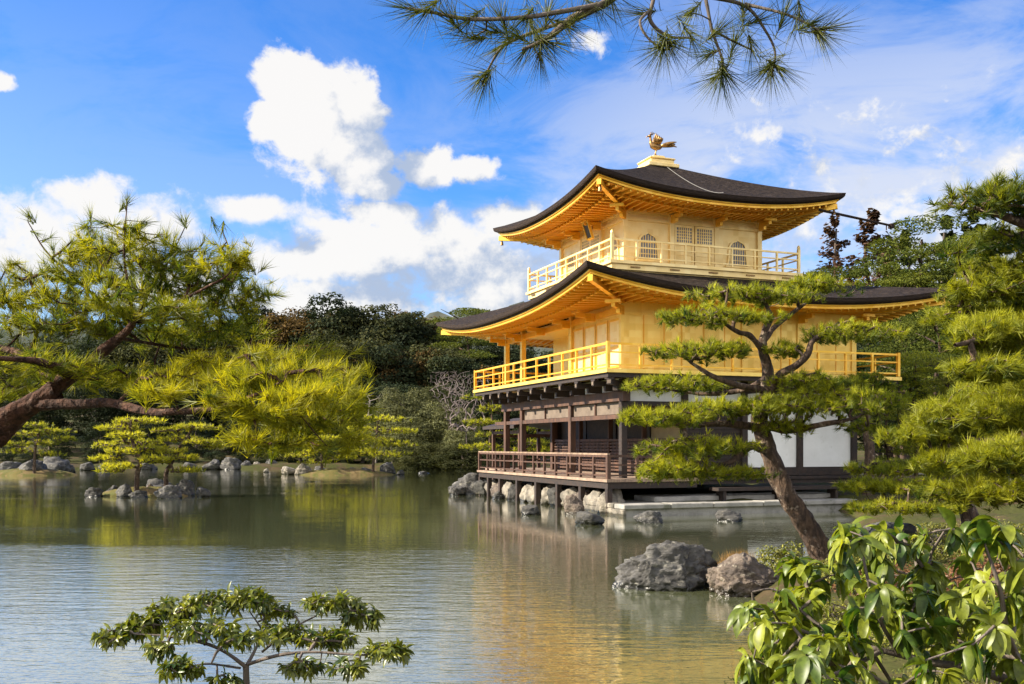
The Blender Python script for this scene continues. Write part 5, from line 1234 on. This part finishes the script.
for px, py, w_, h_, m, lb in ((8, 474, 30, 13, 'rock', 'grey rock at the very left edge of the picture'), (30, 476, 34, 17, 'rock', 'broad grey rock in front of the left edge pine'), (54, 474, 28, 20, 'rock', 'tallest grey rock right of the left edge pine'), (68, 473, 14, 9, 'rock_dark', 'small dark rock right of the tall left grey rock'), (88, 471, 16, 9, 'rock_dark', 'dark rock behind the left end of the rocky islet'), (104, 470, 12, 7, 'rock', 'small grey rock far behind the broad islet pine'),
                              (212, 470, 20, 11, 'rock', 'first big grey boulder left of centre on the far shore'), (230, 470, 24, 13, 'rock', 'second and biggest grey boulder of the far shore row'), (245, 469, 14, 9, 'rock', 'grey boulder just right of the biggest far shore boulder'), (258, 468.5, 10, 7, 'rock_pale', 'small pale boulder in the gap of the far shore row'), (272, 468.5, 14, 10, 'rock', 'grey boulder left of the long islet'), (266, 473, 6, 5, 'rock_pale', 'tiny pale rock standing alone in the water'),
                              (420, 469, 14, 6, 'rock_dark', 'low dark rock right of the long islet'), (434, 468, 12, 5, 'rock_brown', 'brown rock on the bare bank'), (448, 468, 8, 11, 'rock', 'slim upright stone on the bare bank'), (458, 468, 12, 6, 'rock_dark', 'dark rock on the bank behind the veranda'), (424, 474, 12, 3, 'rock_dark', 'flat dark rock just breaking the water'), (190, 470, 16, 8, 'rock_dark', 'dark boulder left of the far shore row'), (148, 470, 20, 8, 'rock_dark', 'dark boulder behind the islet pines')):
    rock_px(px, py, w_, h_, m, lb, g3, z=-.05)
# stones under the veranda
g4 = 'foundation stones under the veranda'
for i, (v, w_, h_, m, d_, lb) in enumerate(((-.6, .9, .74, 'rock_pale', -.75, 'pale foundation stone at the near corner of the veranda'), (.35, 1.0, .70, 'rock_pale', -.62, 'broad pale foundation stone next to the near corner'), (1.3, .62, .66, 'rock_brown', -.78, 'small brown foundation stone near the corner end'), (2.1, 1.0, .72, 'rock_pale', -.6, 'broad pale foundation stone third from the near end'), (3.1, .8, .66, 'rock_dark', -.72, 'dark foundation stone between two pale ones'), (4.0, 1.0, .72, 'rock_pale', -.6, 'pale foundation stone in the middle of the veranda'),
                                        (5.0, .9, .68, 'rock_pale', -.66, 'pale foundation stone just beyond the middle'), (5.95, .9, .70, 'rock_pale', -.6, 'pale foundation stone left of the middle post'), (6.9, .8, .66, 'rock_dark', -.72, 'dark foundation stone towards the far end'), (7.75, 1.0, .72, 'rock_pale', -.6, 'pale foundation stone towards the far end'), (8.7, .9, .68, 'rock_brown', -.68, 'brown foundation stone near the far end'), (9.6, 1.0, .72, 'rock_pale', -.6, 'last pale foundation stone at the far end'), (10.4, .9, .66, 'rock_dark', -.8, 'dark foundation stone at the far end of the veranda'))):
    p = B(d_, v); rock(p.x, p.y, w_*1.02, .85, h_, -.02, M[m].name, lb, g4, rz=BA+math.pi/2+random.uniform(-.2, .2), ti=i % 8)
for k, (v, u, w_, h_, lb) in enumerate(((11.3, -1.1, 1.5, .95, 'big dark rock at the far end of the veranda'), (12.3, -.9, 1.2, .8, 'dark rock just beyond the big one past the veranda'), (11.0, -1.7, .8, .45, 'low dark rock in the water before the big veranda rock'))):
    p = B(u, v); rock(p.x, p.y, w_, w_*.8, h_, -.05, 'rock', lb, 'rocks in the water by the veranda', rz=.4*k, ti=k+2)
for px, py, w_, h_, m, lb in ((531, 516, 20, 11, 'rock_dark', 'small dark rock alone in the water before the veranda'), (590, 526, 30, 15, 'rock_dark', 'rounded dark rock in the water at the corner of the landing'), (575, 516, 22, 22, 'rock_brown', 'brown upright rock beside the near corner stones'), (648, 524, 30, 14, 'rock', 'flat topped grey rock in front of the landing'), (730, 523, 28, 14, 'rock_dark', 'rough dark rock in front of the landing near the pine'), (499, 500, 14, 9, 'rock_dark', 'small dark rock under the far part of the veranda')):
    rock_px(px, py, w_, h_, m, lb, 'rocks in the water by the veranda', z=-.04)
# the two big rocks and the bank
def hero(px, py, w_, h_, m, label, seed, D=None, dep=.7, z=-.06, rz=0, **k):
    me = rock_mesh(seed, 6, **k); me.materials.clear(); me.materials.append(M[m])
    return rock_px(px, py, w_, h_, m, label, 'rocks on the right bank', D, dep, z, me=me, rz=rz)
hero(667, 591, 112, 52, 'rock', 'biggest grey rock lying in the water in front of the pine', 33, rough=.30, dep=.62)
hero(748, 598, 80, 46, 'rock_brown', 'brown grey rock right of the biggest rock', 35, rough=.32, dep=.7)
hero(717, 560, 36, 24, 'rock_pale', 'pale grey rock behind the gap between the two big rocks', 37, D=14.2, rough=.32)
for px, py, w_, h_, D, m, lb in ((822, 522, 24, 26, 19.5, 'rock_pale', 'white upright stone behind the leaning trunk'), (842, 520, 26, 18, 19, 'rock_pale', 'pale stone right of the white upright one'), (852, 533, 30, 16, 18, 'rock', 'grey stone on the bank right of the trunk'), (896, 540, 66, 30, 15.5, 'rock_dark', 'large dark rock in shade on the right bank'), (935, 530, 36, 22, 16, 'rock_dark', 'dark rock behind the large leaved shrub'),
                                  (800, 542, 26, 12, 17, 'rock_brown', 'small brown rock left of the trunk foot'), (880, 522, 30, 12, 20, 'rock', 'grey stone under the low spreading pine'), (840, 660, 60, 34, 5.2, 'rock_dark', 'dark rock among the shrubs at the bottom right')):
    p = at(px, py, D); s = D/F; rock(p.x, p.y, w_*s, w_*s*.8, h_*s, ghs(p.x, p.y)-.06, m, lb, 'rocks on the right bank', rz=random.uniform(-.4, .4))

# ------------------------------------------------------------------ shrubs and tufts at the front
def small_shrub(px, py, D, wpx, hpx, label, lm, seed, n=2600, size=.016, group='low shrubs on the right bank', name='low_shrub', dep=.8, asp=.5):
    r = np.random.default_rng(seed); s = D/F; p = at(px, py, D); base = Vector((p.x, p.y, ghs(p.x, p.y)-.03)); Rx, Rz = wpx*s/2, hpx*s
    W = Wood(); W.limb([base-Vector((0, 0, .05)), base+Vector((0, 0, Rz*.3))], [.03, .02], 6, .1, 3)
    m = 60; d = rvec(m, r); d[:, 2] = np.abs(d[:, 2]); q = r.uniform(.55, .95, m)[:, None]
    tg = np.array(list(base))+d*q*np.array([Rx, Rx*dep, Rz]); W.grow(tg, .12, .05, rmin=.0028, r=r, sides=4)
    d = rvec(n, r); d[:, 2] = np.abs(d[:, 2]); wob = 1+.16*np.sin(6*d[:, 0]+seed)+.14*np.sin(7*d[:, 1]+4*d[:, 2]); q = (r.uniform(.35, 1, n)**.5*wob)[:, None]
    P = np.array(list(base))+d*q*np.array([Rx, Rx*dep, Rz]); Nn = unit(d+1.0*rvec(n, r)); clump = .18*np.sin(9*d[:, 0]+2*seed)*np.sin(8*d[:, 1])
    root = plant(name, base, label, 'shrub', group)
    return finish(root, base, W, 'bark_grey', [leafquads(P, Nn, size, .5+clump+r.normal(0, .22, n), r, asp)], lm)
small_shrub(782, 560, 13.6, 56, 30, 'yellow green shrub left of the leaning pine trunk', 'leaf_azalea', 81, 2400, .022)
small_shrub(845, 565, 12.5, 70, 26, 'olive shrub right of the leaning pine trunk', 'leaf_azalea', 82, 2400, .022)
small_shrub(895, 572, 11.5, 150, 36, 'reddish brown heath behind the large leaved shrub', 'heath_red', 83, 3600, .020)
small_shrub(985, 575, 11, 110, 40, 'reddish brown heath at the right edge of the bank', 'heath_red', 84, 3000, .020)
small_shrub(815, 610, 9.5, 130, 44, 'yellowish azalea mound below the pine trunk', 'leaf_azalea', 85, 3600, .017)
small_shrub(925, 618, 8.2, 180, 50, 'yellowish azalea mound in the middle of the bank', 'leaf_azalea', 86, 4600, .016)
small_shrub(1005, 524, 17, 90, 26, 'clipped azalea mound under the big right pine', 'leaf_azalea', 73, 2600, .024)
small_shrub(940, 526, 18, 70, 18, 'small azalea under the low spreading pine', 'leaf_azalea', 74, 2200, .024)
small_shrub(930, 552, 13.5, 120, 26, 'low yellowish azalea behind the reddish heath', 'leaf_azalea', 75, 3200, .020)
small_shrub(1010, 548, 12.8, 110, 30, 'low yellowish azalea at the right edge behind the reddish heath', 'leaf_azalea', 76, 3200, .020)
small_shrub(862, 545, 15, 60, 18, 'small azalea beside the foot of the leaning pine', 'leaf_azalea', 77, 1800, .022)
small_shrub(845, 690, 5.6, 190, 66, 'small leaved azalea at the bottom among the branches', 'leaf_azalea', 87, 5200, .012)
small_shrub(985, 680, 5.8, 170, 76, 'small leaved azalea in the bottom right corner', 'leaf_azalea', 88, 5200, .012)
small_shrub(775, 680, 7.2, 90, 50, 'small leaved azalea at the water below the brown rock', 'leaf_azalea', 89, 3000, .014)
r = np.random.default_rng(91); p = at(737, 572, 13.6); base = Vector((p.x, p.y, .18)); n = 420
P = np.array(list(base))+np.stack((r.normal(0, .09, n), r.normal(0, .07, n), r.uniform(0, .05, n)), -1); D_ = unit(np.stack((r.normal(0, .35, n), r.normal(0, .35, n), np.ones(n)), -1))
root = plant('grass_tuft', base, 'tuft of dry orange grass between the two big rocks', 'grass')
me = joinmesh('blades', [needles(P, D_, 2, .34, .011, .22, .0, r.uniform(.1, .9, n), r)], 'straw'); local(me, base); link('blades', me, root)

def leafy(name, base, limbs, targets, label, lm, per, L, Wd, seed, bark='bark_grey', droop=.9, seg=.06, rmin=.0028, maxr=.02, upb=.35, group=None, spread=(.7, 1.35), nseg=6):
    r = np.random.default_rng(seed); W = Wood()
    for pts, rad in limbs: W.limb(pts, [q_*.8 for q_ in rad], 8, .10, 6, 9)
    T, D_ = W.grow(targets, seg, .10, .14, rmin=rmin, maxr=maxr, r=r)
    D_ = unit(D_+np.array([0, 0, upb])+.25*r.normal(size=D_.shape))
    root = plant(name, base, label, 'shrub', group)
    fol = [whorl_leaves(T, D_, per, L, Wd, droop, None, r, nseg, spread)]
    me = W.mesh('branches', bark); local(me, base); link('branches', me, root)
    me = joinmesh('leaves', fol, lm, True); local(me, base); link('leaves', me, root); return root
# big drooping leaves, bottom right
r = np.random.default_rng(95); D0 = 2.9; A = lambda px, py, d=0.0: at(px, py, D0+d)
b0 = A(1120, 900); base = Vector((b0.x, b0.y, ghs(b0.x, b0.y)-.05))
limbs = [([base, A(1090, 780), A(1040, 700), A(985, 672), A(930, 662), A(880, 650), A(835, 642), A(800, 630)], [.030, .026, .021, .017, .014, .011, .009, .006]),
         ([A(985, 672), A(960, 640, .1), A(940, 600, .15), A(930, 560, .15), A(945, 530, .1)], [.012, .010, .008, .006, .004]), ([A(900, 655), A(880, 620, -.1), A(868, 580, -.15), A(860, 540, -.1)], [.010, .008, .006, .004]),
         ([A(840, 642), A(800, 610, .1), A(775, 590, .1), A(752, 592, .1)], [.008, .006, .005, .004]), ([A(1040, 700), A(1010, 640, -.25), A(1000, 590, -.3), A(985, 545, -.3)], [.014, .011, .008, .004]), ([A(880, 652), A(840, 672, -.2), A(800, 684, -.3)], [.009, .007, .004]), ([A(870, 648), A(895, 690, .1), A(910, 730, .1)], [.007, .007, .007])]
tl = [(852, 516, -.1), (838, 534, -.1), (868, 528, 0), (948, 520, 0), (972, 528, .1), (955, 548, -.1), (985, 535, -.3), (1008, 530, -.3), (930, 572, .1), (905, 566, .2), (800, 560, .2), (790, 580, .1), (752, 594, .1), (770, 606, 0), (745, 622, .1), (765, 640, 0), (800, 606, .1), (822, 590, .1), (848, 600, -.1), (872, 586, -.2), (890, 604, -.1), (915, 600, .1), (958, 590, -.1), (985, 590, -.3), (1012, 585, -.3), (1000, 620, -.3), (965, 625, .1), (935, 630, -.2), (900, 632, -.2),
      (862, 634, -.1), (826, 632, 0), (790, 642, -.1), (768, 668, -.1), (800, 668, -.3), (830, 678, -.3), (868, 668, -.2), (985, 652, -.2), (1015, 656, -.2), (950, 668, -.25), (1020, 560, -.2), (882, 545, .1), (780, 625, .2), (1030, 610, -.2), (920, 545, .3), (812, 650, .1), (750, 650, .2), (945, 604, .2), (890, 560, .2), (862, 560, .1), (925, 590, .25), (975, 605, .15), (1000, 560, .2), (1018, 600, .2), (910, 620, .25), (840, 570, .25), (815, 575, .3), (790, 600, .3), (775, 655, .25), (840, 615, .3), (880, 612, .3), (930, 650, .2), (960, 645, .2), (1000, 640, .2), (735, 606, .2), (735, 640, .3), (760, 622, -.2), (815, 625, -.3), (1030, 680, -.3), (976, 565, .1)]
tl = [(max(756, x_), max(y_, 522)+6, d_) for x_, y_, d_ in tl]
tl += [(max(752, x_+r.normal(6, 24)), max(526, y_+r.normal(8, 20)), d_+r.normal(0, .16)) for x_, y_, d_ in tl[:52]]
tl += [(max(760, x_+r.normal(8, 20)), max(530, y_+r.normal(10, 18)), d_+r.normal(0.05, .14)) for x_, y_, d_ in tl[8:60]]
tg = np.array([list(A(*q)) for q in tl])+r.normal(0, .015, (len(tl), 3))
leafy('broadleaf_shrub', base, limbs, tg, 'shrub with large drooping glossy leaves in the bottom right corner', 'leaf_big', 10, .084, .035, 96, droop=1.5, group='glossy shrubs in the foreground', maxr=.008)
# smaller leaved shrub, bottom left
r = np.random.default_rng(97); D0 = 4.7; A = lambda px, py, d=0.0: at(px, py, D0+d)
b0 = A(246, 800); base = Vector((b0.x, b0.y, ghs(b0.x, b0.y)-.05))
limbs = [([base, A(250, 740), A(247, 690), A(246, 665)], [0.0252, 0.0223, 0.0202, 0.0173]), ([A(246, 667), A(225, 652, -.1), A(200, 642, -.2), A(165, 636, -.2), A(135, 634, -.2)], [0.0130, 0.0115, 0.0094, 0.0065, 0.0036]), ([A(247, 665), A(256, 648, .1), A(262, 632, .2), A(250, 612, .2)], [0.0115, 0.0094, 0.0072, 0.0036]),
         ([A(248, 664), A(280, 655, -.1), A(315, 652, -.15), A(360, 655, -.2), A(395, 652, -.2)], [0.0122, 0.0101, 0.0079, 0.0058, 0.0036]), ([A(262, 652, .1), A(290, 630, .2), A(320, 614, .3), A(345, 602, .3)], [0.0086, 0.0072, 0.0050, 0.0029]), ([A(205, 645, -.2), A(190, 626, 0), A(185, 606, .1)], [0.0065, 0.0050, 0.0029]), ([A(240, 668), A(205, 664, -.4), A(170, 672, -.5)], [0.0072, 0.0050, 0.0029])]
pads = [(112, 638, -.2, 16, 12, 14), (140, 628, -.1, 22, 12, 20), (178, 612, 0, 26, 14, 26), (215, 604, .2, 26, 12, 26), (252, 600, .2, 20, 12, 20), (205, 628, -.2, 30, 10, 18), (160, 650, -.3, 18, 10, 9), (285, 636, .1, 26, 14, 24), (330, 604, .3, 26, 12, 24), (360, 618, .3, 20, 12, 16), (330, 640, 0, 26, 12, 20), (385, 652, -.2, 22, 10, 20), (300, 668, -.2, 22, 10, 12), (180, 670, -.5, 22, 12, 14), (240, 640, -.3, 20, 12, 14), (275, 612, .3, 16, 10, 10), (350, 668, -.3, 16, 8, 8), (225, 680, -.3, 14, 6, 5)]
tg, _i = pad_targets([pxpad(a, b_, D0+d, w_, h_, int(n_*2.1)) for a, b_, d, w_, h_, n_ in pads], r)
leafy('broadleaf_shrub', base, limbs, tg, 'wide flat topped shrub with small glossy leaves rising at the bottom left', 'leaf_small', 8, .056, .018, 98, droop=.9, group='glossy shrubs in the foreground', maxr=.009, rmin=.0022, nseg=4)
